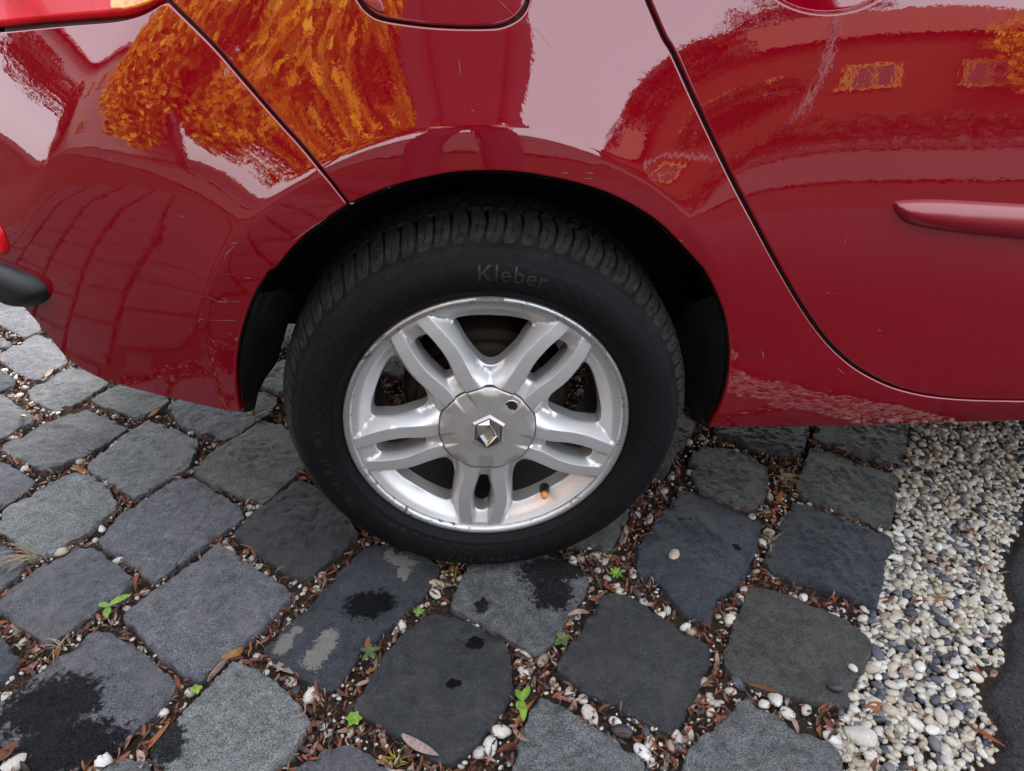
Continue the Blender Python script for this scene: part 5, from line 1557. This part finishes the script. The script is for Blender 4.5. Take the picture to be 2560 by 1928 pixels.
LFACE = np.array(LVAR[0][1])
LV, LF, LN = [], [], 0
def litter(x, y, z, L):
    global LN
    v = LVAR[RNG.integers(0, 60)][0]*L
    m = euler_m(RNG.uniform(0, 6.28), RNG.normal(0, 0.5), RNG.normal(0, 0.28))
    LV.append(v@m.T+np.array([x, y, z])); LF.append(LFACE+LN); LN += len(v)
c = pick(~strip_m, 44000)
for (x, y) in c:
    q = noise.noise(Vector((x*6, y*6, 11)))
    if RNG.random() > 0.72+0.9*q: continue
    L = RNG.choice([0.008, 0.012, 0.017, 0.024])*RNG.uniform(0.8, 1.2)
    litter(x, y, SOIL_Z+0.005+abs(RNG.normal(0, 0.0045)), L)
for x, y in pick(strip_m, 160):
    litter(x, y, -0.004+RNG.uniform(0, 0.004), RNG.uniform(0.012, 0.03))
LV, LF = np.vstack(LV), np.vstack(LF)
lit = pydata('leaf_litter', LV, LF, T['litter'])
tag(lit, 'red-brown shredded willow leaves packed into the joints between setts', 'leaf litter', kind='stuff')

# larger leaves one can point at: (px, py, length, half width, heading of the image, curl, material, label)
LEAVES = [
 (700, 1662, .060, .0062, -32, 0.5, 'leaf_pink', 'long pale pink leaf at the corner of the cream-patched sett'),
 (590, 1634, .048, .0050, 12, -1.6, 'leaf_orange', 'orange-brown arched dry leaf between two grey setts left of the cream-patched one'),
 (546, 1672, .045, .0045, 58, 1.4, 'leaf_pink', 'pale pink curled leaf standing on the edge of the light grey sett at bottom left'),
 (1048, 1862, .058, .0066, -40, 0.25, 'leaf_pink', 'broad pale tan leaf at the lower edge of the dark banded sett'),
 (1420, 1562, .040, .0044, 20, -2.6, 'leaf_orange', 'golden orange curled leaf ring below the wheel, right of the oil-stained sett'),
 (1448, 1535, .045, .0040, 30, -0.6, 'leaf_pink', 'thin mauve leaf above the golden curled leaf ring'),
 (1307, 1790, .050, .0042, 75, 1.3, 'leaf_orange', 'orange leaf trailing below the green seedling in the centre joint'),
 (1300, 1835, .048, .0035, -70, 1.0, 'leaf_pink', 'long narrow beige leaf right of the three large white pebbles'),
 (1275, 1875, .050, .0050, 40, 2.4, 'leaf_brown', 'reddish brown leaf curled beside the three large white pebbles'),
 (1560, 1335, .050, .0062, 50, 0.3, 'leaf_pink', 'pale tan leaf lying in the joint right of the tyre contact'),
 (1575, 1305, .036, .0060, 60, 0.6, 'leaf_brown', 'rust brown leaf just above the pale tan leaf right of the tyre'),
 (60, 1045, .050, .0060, -70, 0.8, 'leaf_pink', 'pale pink leaf lying upright in the joint at the left edge'),
 (78, 1012, .030, .0060, 10, 0.5, 'leaf_orange', 'small rust orange leaf on top of the pale pink leaf at the left edge'),
 (205, 1175, .060, .0058, -18, 0.3, 'leaf_orange', 'glossy brown leaf beside a white and a cream pebble left of the wheel'),
 (385, 1031, .030, .0050, 25, 0.4, 'leaf_orange', 'short brown leaf in the joint below the bumper'),
 (122, 932, .030, .0050, 40, 0.4, 'leaf_pink', 'small tan leaf beside the sett nearest the black rubbing strip'),
 (1950, 1240, .036, .0048, 80, 0.5, 'leaf_orange', 'yellow-brown leaf on the dry grass between the two green-grey setts'),
 (1970, 1184, .036, .0052, 2, 0.4, 'leaf_pink', 'tan leaf lying across the joint under the sill'),
 (1930, 1292, .034, .0052, 15, -2.8, 'leaf_orange', 'orange leaf rolled into a ring between the two dark blue setts'),
 (2430, 1325, .036, .0050, 40, 0.4, 'leaf_orange', 'orange-brown leaf lying on the gravel in the middle of the strip'),
 (2450, 1262, .034, .0046, -35, 0.3, 'leaf_orange', 'narrow orange leaf on the gravel close to the upper right edge'),
 (2340, 1493, .044, .0044, -4, 0.3, 'leaf_orange', 'straight tan orange leaf lying across the gravel strip'),
 (2480, 1690, .038, .0062, -58, 1.6, 'leaf_pink', 'hooked brown leaf at the border of gravel and asphalt'),
 (2465, 1830, .050, .0050, -40, 0.3, 'leaf_orange', 'long orange leaf on the gravel near the bottom right asphalt'),
 (2185, 1765, .026, .0075, 35, 0.6, 'leaf_orange', 'crumpled orange leaf on the gravel right of the brown-grey sett'),
 (1905, 1720, .040, .0042, -25, 0.4, 'leaf_orange', 'rust orange leaf tucked under the lower edge of the brown-grey sett'),
 (18, 1880, .045, .0085, 10, 1.0, 'leaf_brown', 'crumpled rust leaf in the bottom left corner'),
 (755, 1790, .050, .0040, -60, 1.8, 'leaf_pink', 'mauve curved leaf in the joint right of the light grey sett'),
 (350, 1895, .040, .0050, -55, 0.8, 'leaf_pink', 'pale pink leaf under the large oil-stained sett at bottom left'),
 (385, 1850, .050, .0040, 45, 0.5, 'leaf_orange', 'thin orange-brown leaf leaning on the lower left side of the light grey sett'),
]
def screen_heading(px, py, deg):
    a = on_ground(px, py); b = on_ground(px+40*math.cos(R(deg)), py-40*math.sin(R(deg)))
    return math.atan2(b[1]-a[1], b[0]-a[0])
for i, (px, py, L, w, hd, curl, mt, lab) in enumerate(LEAVES):
    zz = 0.0 if is_free(*on_ground(px, py)[:2]) else 0.006
    g = on_ground(px, py, zz)
    v, f = leaf_data(L, w, curl, RNG.normal(0, 0.35), RNG.normal(0, 0.12), 12, RNG.uniform(0.25, 0.6))
    rz = screen_heading(px, py, hd)
    if abs(curl) > 1.2: m = euler_m(rz, 0.9, 0)
    else: m = euler_m(rz, RNG.normal(0, 0.2), RNG.normal(0, 0.08))
    v = v@m.T
    v[:, 2] -= v[:, 2].min()-(0.0025 if zz else -0.008)
    v += np.array([g[0], g[1], 0.0])
    lo = pydata('dry_leaf', v, f, T[mt])
    md = lo.modifiers.new('thickness', 'SOLIDIFY'); md.thickness = 0.0004
    tag(lo, lab, 'leaf', 'fallen leaves')

# ------------------------------------------------------------------ small plants
def blade(L, w, lean, seg=6):
    V, F = [], []
    for i in range(seg+1):
        t = i/seg; ww = w*(1-t)**0.6+0.00005
        th = lean*t
        V += [(-ww, L*t*math.sin(th*0.8), L*t*math.cos(th*0.8)), (ww, L*t*math.sin(th*0.8), L*t*math.cos(th*0.8))]
    F = [(2*i, 2*i+1, 2*i+3, 2*i+2) for i in range(seg)]
    return np.array(V), F
def seedling(px, py, leaves, mat, label, name='seedling', stem=0.012, z0=-0.010):
    g = on_ground(px, py, 0.0)
    root = empty(name, (g[0], g[1], z0)); tag(root, label, 'seedling', 'small green plants in the joints')
    for k, (hd, L, w, rise) in enumerate(leaves):
        v, f = leaf_data(L, w, -0.5, 0.0, 0.0, 7, 0.25)
        v[:, 0] -= v[:, 0].min()
        m = euler_m(screen_heading(px, py, hd), 0, -rise)
        v = v@m.T+np.array([g[0], g[1], z0+stem])
        pydata('leaf', v, f, T[mat], root)
    sv, sf = tube_data([(g[0], g[1], z0-0.004), (g[0]+0.001, g[1], z0+stem)], 0.0007, 6)
    pydata('stem', sv, sf, T[mat], root)
seedling(275, 1526, [(160, .021, .0052, .2), (250, .019, .0058, .1), (25, .035, .0064, .35)], 'leaf_green', 'bright green three-leaved seedling between setts at the left', stem=0.016)
seedling(1305, 1758, [(120, .020, .0048, .3), (60, .024, .0052, .4), (275, .030, .0054, .15), (240, .014, .0055, .1)], 'leaf_green', 'green seedling with rounded leaves in the joint at bottom centre', stem=0.014)
seedling(885, 1800, [(k*60, .012, .0045, .5) for k in range(6)], 'leaf_green', 'clover-like green plantlet left of the dark banded sett', stem=0.010)
seedling(925, 1635, [(20, .018, .0035, .4), (90, .016, .0035, .4), (160, .017, .0035, .3), (230, .018, .0035, .3), (300, .016, .0035, .4)], 'leaf_dull', 'dull green plantlet in the joint left of the dark banded sett', stem=0.012)
seedling(1405, 1600, [(10, .015, .0050, .4), (120, .015, .0055, .4), (220, .016, .0055, .3), (300, .014, .005, .3)], 'leaf_dull', 'olive rosette under the golden curled leaf ring', stem=0.010)
seedling(1046, 1537, [(80, .014, .0030, .6), (150, .012, .003, .5), (30, .013, .003, .5)], 'leaf_green', 'tiny green sprout among small white pebbles under the tyre', stem=0.010)
seedling(490, 1722, [(20, .009, .0035, .3), (110, .009, .0035, .3), (200, .009, .0035, .3), (290, .009, .0035, .3)], 'leaf_green', 'tiny four-leaved sprout left of the light grey sett', stem=0.008)
seedling(640, 1052, [(20, .040, .0055, .3), (150, .030, .0055, .3), (80, .030, .0055, .5), (190, .035, .005, .2)], 'leaf_dull', 'yellow-green plant left of the tyre below the bumper corner', stem=0.02)
seedling(1540, 1440, [(k*45+10, .016, .0022, .6) for k in range(8)], 'leaf_green', 'feathery green sprout right of the oil-stained sett', stem=0.012)
def tuft(px, py, n, L, mat, label, lean=1.0, cat='grass', hd=None, spread=3.14):
    g = on_ground(px, py, 0.0)
    V, F = [], []
    for k in range(n):
        v, f = blade(L*RNG.uniform(0.5, 1.1), 0.0007, lean*RNG.uniform(0.6, 1.4))
        a = RNG.uniform(-spread, spread)+(screen_heading(px, py, hd)-math.pi/2 if hd is not None else 0)
        v = v@euler_m(a, 0, 0).T+np.array([g[0]+RNG.normal(0, .004), g[1]+RNG.normal(0, .004), -0.012])
        b = len(V); V.extend(v); F.extend([tuple(i+b for i in q) for q in f])
    o = pydata('grass_tuft', V, F, T[mat]); tag(o, label, cat, 'grass tufts')
tuft(92, 1395, 34, .070, 'straw', 'straw-coloured dry grass tuft at the left edge', 1.9, hd=185, spread=0.8)
tuft(150, 1610, 12, .050, 'straw', 'sparse straw tuft above the oil-stained sett at bottom left', 1.9)
tuft(985, 1898, 16, .030, 'yellow', 'yellow thin-leaved tuft at the bottom centre', 2.0)
tuft(1960, 1195, 26, .045, 'straw', 'dry straw tuft between setts under the sill', 2.0)
tuft(1925, 1350, 18, .036, 'straw', 'dry straw tuft between the two dark blue setts', 2.0)
tuft(2130, 1885, 22, .040, 'straw', 'dry straw tuft at the lower right corner of the bottom grey sett', 1.7)
tuft(1130, 1430, 12, .030, 'yellow', 'short yellowish tuft under the tyre contact', 1.9)
# moss specks
MV, MF = [], []
c = pick(~strip_m, 1600)
for (x, y) in c:
    q = noise.noise(Vector((x*11, y*11, 31)))
    if q < 0.18: continue
    for _ in range(5):
        v, f = leaf_data(0.0040, 0.0012, 0.3, 0, 0, 2, 0.2)
        v = v@euler_m(RNG.uniform(0, 6.28), RNG.normal(0, .6), RNG.normal(-.5, .4)).T+np.array([x+RNG.normal(0, .003), y+RNG.normal(0, .003), SOIL_Z+0.006+RNG.uniform(0, .003)])
        b = len(MV); MV.extend(v); MF.extend([tuple(i+b for i in qq) for qq in f])
moss = pydata('moss', MV, MF, T['moss']); tag(moss, 'specks of green moss scattered in the joints', 'moss', kind='stuff')
# ------------------------------------------------------------------ surroundings behind the photographer (the paint and the rim mirror them)
def sheet(name, x0, x1, y0, y1, z, mat):
    o = pydata(name, [(x0, y0, z), (x1, y0, z), (x1, y1, z), (x0, y1, z)], [(0, 1, 2, 3)], mat, None, False)
    return tag(o, kind='structure')
sheet('footpath', -40, 40, -6.2, -3.4, -0.012, T['farpath'])
sheet('road', -60, 60, -13.0, -6.6, -0.016, T['farroad'])

def crown_mesh(name, blobs, n, size, mat, parent, droop=0.0, aspect=2.4):
    c = np.array([b[0] for b in blobs]); r = np.array([b[1] for b in blobs])
    k = RNG.integers(0, len(blobs), n)
    d = RNG.normal(0, 1, (n, 3)); d /= np.linalg.norm(d, axis=1)[:, None]
    rad = RNG.random(n)**0.45
    p = c[k]+d*r[k]*rad[:, None]
    u = RNG.normal(0, 1, (n, 3)); u[:, 2] -= droop*2.5
    u /= np.linalg.norm(u, axis=1)[:, None]
    w = np.cross(u, RNG.normal(0, 1, (n, 3))); w /= np.linalg.norm(w, axis=1)[:, None]
    s = size*RNG.uniform(0.6, 1.4, n)[:, None]
    V = np.stack([p-u*s, p+w*s/aspect, p+u*s, p-w*s/aspect], 1).reshape(-1, 3)
    F = np.arange(4*n).reshape(n, 4)
    return pydata(name, V, F, mat, parent, False)

def tree(name, label, loc, h, rad, mat, n, size, droop=0.0, cat='tree', base=0.28, nblob=16, cone=False):
    x, y = loc
    root = empty(name, (x, y, 0)); tag(root, label, cat, 'trees around the parking place')
    tv, tf = tube_data([(x, y, 0), (x+0.05, y, h*0.2), (x-0.03, y+0.05, h*0.45), (x+0.04, y, h*0.85)], [h*0.028, h*0.022, h*0.016, h*0.004], 10)
    trunk = pydata('trunk', tv, tf, T['bark'], root)
    LVv, LFf = [], []
    blobs = []
    for k in range(nblob):
        a = RNG.uniform(0, 6.28); t = RNG.uniform(base, 0.95)
        rr = rad*((1-t)*1.25 if cone else math.sin(math.pi*min(1, (t-base)/(1-base)*0.8+0.15))**0.7)*RNG.uniform(0.35, 0.95)
        c = (x+rr*math.cos(a), y+rr*math.sin(a), h*t)
        br = rad*RNG.uniform(0.28, 0.48)*(0.6 if cone else 1.0)
        blobs.append((c, (br, br, br*(1.5 if droop else 0.85))))
        v, f = tube_data([(x, y, h*max(0.15, t-0.15)), ((x+c[0])/2, (y+c[1])/2, h*(t-0.04)), c], [h*0.008, h*0.005, h*0.002], 6)
        b = len(LVv); LVv += v; LFf += [tuple(i+b for i in q) for q in f]
    pydata('limbs', LVv, LFf, T['bark'], root)
    crown_mesh('crown', blobs, n, size, mat, root, droop)
    return root
tree('autumn_tree', 'orange autumn tree with drooping twigs behind the photographer, mirrored in the paint', (-2.95, -8.4), 7.4, 2.7, T['autumn'], 30000, 0.13, 1.0)
tree('autumn_tree', 'broad orange autumn tree between the first one and the grey house', (-6.3, -7.4), 5.4, 2.2, T['autumn'], 18000, 0.13, 1.0)
tree('autumn_tree', 'small orange autumn tree beside the red-brown house', (11.8, -12.6), 4.6, 1.5, T['autumn'], 5000, 0.11, 0.6)
tree('dark_tree', 'dark evergreen tree left of the red-brown house', (5.2, -12.5), 4.2, 1.9, T['dark_foliage'], 7000, 0.10, 0.0, cone=True)
tree('dark_tree', 'tall dark evergreen tree behind the red-brown house', (12.5, -22.0), 8.2, 3.6, T['dark_foliage'], 8000, 0.16, 0.0)
tree('dark_tree', 'dark tree in front of the grey apartment house', (-11.0, -2.0), 4.2, 1.6, T['dark_foliage'], 5000, 0.10, 0.0)
tree('dark_tree', 'dark tree far to the rear of the car', (-9.5, 5.5), 4.6, 1.9, T['dark_foliage'], 5000, 0.10, 0.0)

def building(name, label, c, w, d, h, rot, wall, floors, cols, roof_h, cat='house'):
    root = empty(name, (c[0], c[1], 0)); tag(root, label, cat)
    M_ = Matrix.Translation((c[0], c[1], 0)) @ Matrix.Rotation(rot, 4, 'Z')
    def put(nm, boxes, mat, par, bev=0.0):
        bm = bmesh.new()
        for bc, bs in boxes: add_box(bm, bc, bs)
        bmesh.ops.transform(bm, matrix=M_, verts=bm.verts)
        return bm_obj(nm, bm, mat, par)
    wl = put('wall', [((0, 0, h/2), (w, d, h))], wall, root)
    V = [M_ @ Vector(p) for p in ((-w/2-.3, -d/2-.3, h+.002), (w/2+.3, -d/2-.3, h+.002), (w/2+.3, d/2+.3, h+.002), (-w/2-.3, d/2+.3, h+.002), (-w/2+d/2, 0, h+roof_h), (w/2-d/2, 0, h+roof_h))]
    pydata('roof', V, [(0, 1, 5, 4), (1, 2, 5), (2, 3, 4, 5), (3, 0, 4), (3, 2, 1, 0)], T['rooftile'], root, False)
    fh = h/floors
    for f in range(floors):
        for k in range(cols):
            x = -w/2+(k+0.5)*w/cols; z = f*fh+fh*0.55; ww, wh = min(0.75, w/cols*0.5), fh*0.25
            for yy_ in (d/2,):
                fr = put('window', [((x-ww/2, yy_+.03, z), (.09, .08, wh)), ((x+ww/2, yy_+.03, z), (.09, .08, wh)), ((x, yy_+.031, z+wh/2), (ww+.09, .08, .09)),
                                    ((x, yy_+.032, z-wh/2), (ww+.2, .14, .08)), ((x, yy_+.03, z), (.05, .05, wh))], T['winframe'], root)
                put('pane', [((x, yy_+.012, z), (ww, .02, wh))], T['pane'], fr)
    return root
building('ochre_house', 'low red-brown house with window frames coloured as a yellow glow across the road, mirrored in the rear door', (10.4, -16.4), 9.5, 6.0, 3.7, R(30), T['ochre'], 1, 5, 1.9)
building('apartment_house', 'two-storey grey house left of the orange tree, mirrored in the bumper', (-13.5, -7.5), 10.0, 7.0, 5.6, R(-62), T['greywall'], 2, 5, 2.0)
building('row_house', 'grey house behind the tail of the car', (-15.0, 6.0), 9.0, 7.0, 5.0, R(-112), T['greywall'], 2, 4, 2.0)
# street lamp
root = empty('street_lamp', (5.2, -8.8, 0)); tag(root, 'slim steel street lamp beside the road, mirrored in the rear door', 'lamp')
v, f = tube_data([(5.2, -8.8, 0), (5.2, -8.8, 1.0), (5.2, -8.8, 3.6), (5.15, -8.7, 3.75), (4.9, -8.4, 3.82)], [0.07, 0.055, 0.045, 0.04, 0.035], 12)
pydata('post', v, f, T['steel'], root)
v, f = tube_data([(4.95, -8.45, 3.80), (4.8, -8.3, 3.80), (4.6, -8.1, 3.78)], [0.04, 0.09, 0.05], 12)
pydata('lamp_head', v, f, T['greywall'], root)
# clipped hedge along the far side of the footpath
root = empty('hedge', (1.0, -6.9, 0)); tag(root, 'low dark clipped hedge along the road', 'hedge')
crown_mesh('foliage', [((x, -6.9, 0.35), (0.32, 0.28, 0.32)) for x in np.arange(1.6, 9.0, 0.35)], 7000, 0.05, T['dark_foliage'], root)

# ------------------------------------------------------------------ the photographer (mirrored as the dark band above the arch)
def person():
    root = empty('person', (-0.05, -1.38, 0))
    tag(root, 'person in dark jacket and jeans standing before the wheel, holding up a phone', 'person')
    bx, by = -0.05, -1.36
    J = {'pelvis': ((bx, by, 0.94), 0.150), 'waist': ((bx, by+0.01, 1.08), 0.140), 'chest': ((bx, by+0.03, 1.27), 0.165), 'neckb': ((bx, by+0.05, 1.43), 0.085),
         'neck': ((bx, by+0.09, 1.49), 0.058), 'jaw': ((bx, by+0.14, 1.55), 0.072), 'head': ((bx, by+0.15, 1.63), 0.092), 'crown': ((bx, by+0.13, 1.71), 0.070)}
    for s, nm in ((-1, 'l'), (1, 'r')):
        J['sh'+nm] = ((bx+s*0.165, by+0.03, 1.385), 0.078)
        J['el'+nm] = ((bx+s*0.235, by+0.12, 1.12), 0.052)
        J['wr'+nm] = ((bx+s*0.115, by+0.36, 0.985), 0.034)
        J['hip'+nm] = ((bx+s*0.095, by, 0.90), 0.105)
        J['kn'+nm] = ((bx+s*0.11, by+0.02, 0.50), 0.068)
        J['an'+nm] = ((bx+s*0.12, by-0.02, 0.10), 0.048)
        J['to'+nm] = ((bx+s*0.14, by+0.14, 0.045), 0.042)
    Ed = [('pelvis', 'waist'), ('waist', 'chest'), ('chest', 'neckb'), ('neckb', 'neck'), ('neck', 'jaw'), ('jaw', 'head'), ('head', 'crown')]
    for n_ in 'lr':
        Ed += [('chest', 'sh'+n_), ('sh'+n_, 'el'+n_), ('el'+n_, 'wr'+n_), ('pelvis', 'hip'+n_), ('hip'+n_, 'kn'+n_), ('kn'+n_, 'an'+n_), ('an'+n_, 'to'+n_)]
    names = list(J); me = bpy.data.meshes.new('body')
    me.from_pydata([J[k][0] for k in names], [(names.index(a), names.index(b)) for a, b in Ed], [])
    ob = bpy.data.objects.new('body', me); COL.objects.link(ob)
    md = ob.modifiers.new('skin', 'SKIN'); md.use_smooth_shade = True
    for i, k in enumerate(names):
        sv = me.skin_vertices[0].data[i]; r = J[k][1]
        sv.radius = (r*1.15, r*0.85) if k in ('pelvis', 'waist', 'chest') else (r, r)
        sv.use_root = (k == 'pelvis')
    sb = ob.modifiers.new('sub', 'SUBSURF'); sb.levels = 2; sb.render_levels = 2
    dg = bpy.context.evaluated_depsgraph_get()
    m2 = bpy.data.meshes.new_from_object(ob.evaluated_get(dg))
    bpy.data.objects.remove(ob)
    for k in ('jacket', 'denim', 'skin', 'phone'): m2.materials.append(T[k])
    for p in m2.polygons:
        c = p.center
        p.material_index = 0 if c.z > 0.86 else (1 if c.z > 0.11 else 3)
        if c.z > 1.50: p.material_index = 2
        if abs(c.x-bx) < 0.18 and c.y > by+0.34 and c.z < 1.1: p.material_index = 2
    m2.shade_smooth()
    link_mesh('body', m2, None, root)
    # hair, nose, ears, eyes
    hv = []; hf = []
    bm = bmesh.new(); bmesh.ops.create_uvsphere(bm, u_segments=24, v_segments=14, radius=1.0)
    bmesh.ops.delete(bm, geom=[v for v in bm.verts if v.co.z < -0.05 and v.co.y > -0.35], context='VERTS')
    for v in bm.verts: v.co = Vector((bx+v.co.x*0.104, by+0.130+v.co.y*0.112, 1.655+v.co.z*0.118))
    bm_obj('hair', bm, T['hair'], root, True)
    v, f = tube_data([(bx, by+0.235, 1.64), (bx, by+0.262, 1.605), (bx, by+0.235, 1.590)], [0.008, 0.014, 0.012], 8); pydata('nose', v, f, T['skin'], root)
    for s in (-1, 1):
        bm = bmesh.new(); g = bmesh.ops.create_uvsphere(bm, u_segments=12, v_segments=8, radius=0.012)
        bmesh.ops.translate(bm, verts=bm.verts, vec=(bx+s*0.034, by+0.228, 1.640)); bm_obj('eye', bm, T['phone'], root, True)
        bm = bmesh.new(); g = bmesh.ops.create_uvsphere(bm, u_segments=12, v_segments=8, radius=1)
        for q in bm.verts: q.co = Vector((bx+s*0.094+q.co.x*0.010, by+0.140+q.co.y*0.020, 1.625+q.co.z*0.034))
        bm_obj('ear', bm, T['skin'], root, True)
    # hands: palm and five bent fingers closing on the phone's edges
    pc = Vector(CAM)-Vector(_f)*0.020
    rr, uu, ff = Vector(_r), Vector(_u), Vector(_f)
    for s in (-1, 1):
        wr = Vector(J['wr'+('r' if s > 0 else 'l')][0])
        pal = pc+rr*s*0.100-ff*0.030-uu*0.012
        v, f = tube_data([wr, wr.lerp(pal, 0.55), pal, pal+ff*0.020-rr*s*0.004], [0.030, 0.034, 0.036, 0.020], 12)
        V, F = [tuple(q) for q in v], list(f)
        for k in range(4):
            b0 = pal+uu*(0.028-0.019*k)
            L = (0.85, 1.0, 0.95, 0.75)[k]
            fv, f2 = tube_data([b0, b0+ff*0.030*L-rr*s*0.004, b0+ff*0.034*L-rr*s*0.028*L, b0+ff*0.022-rr*s*0.040*L], [0.0095, 0.009, 0.008, 0.006], 8)
            o_ = len(V); V += [tuple(q) for q in fv]; F += [tuple(i+o_ for i in q) for q in f2]
        b0 = pal+uu*0.010-ff*0.012
        fv, f2 = tube_data([b0, b0+uu*0.020-rr*s*0.018, b0+uu*0.026-rr*s*0.042], [0.012, 0.010, 0.008], 8)
        o_ = len(V); V += [tuple(q) for q in fv]; F += [tuple(i+o_ for i in q) for q in f2]
        pydata('hand', V, F, T['skin'], root)
    ph = empty('phone', tuple(pc)); tag(ph, 'black phone held in both hands by the photographer', 'phone')
    bm = bmesh.new(); add_box(bm, (0, 0, 0), (0.160, 0.076, 0.008), bev=0.003)
    R3 = Matrix.Identity(4)
    for i in range(3): R3[i][0], R3[i][1], R3[i][2], R3[i][3] = _r[i], _u[i], -_f[i], pc[i]
    bmesh.ops.transform(bm, matrix=R3, verts=bm.verts)
    bm_obj('case', bm, T['phone'], ph)
person()
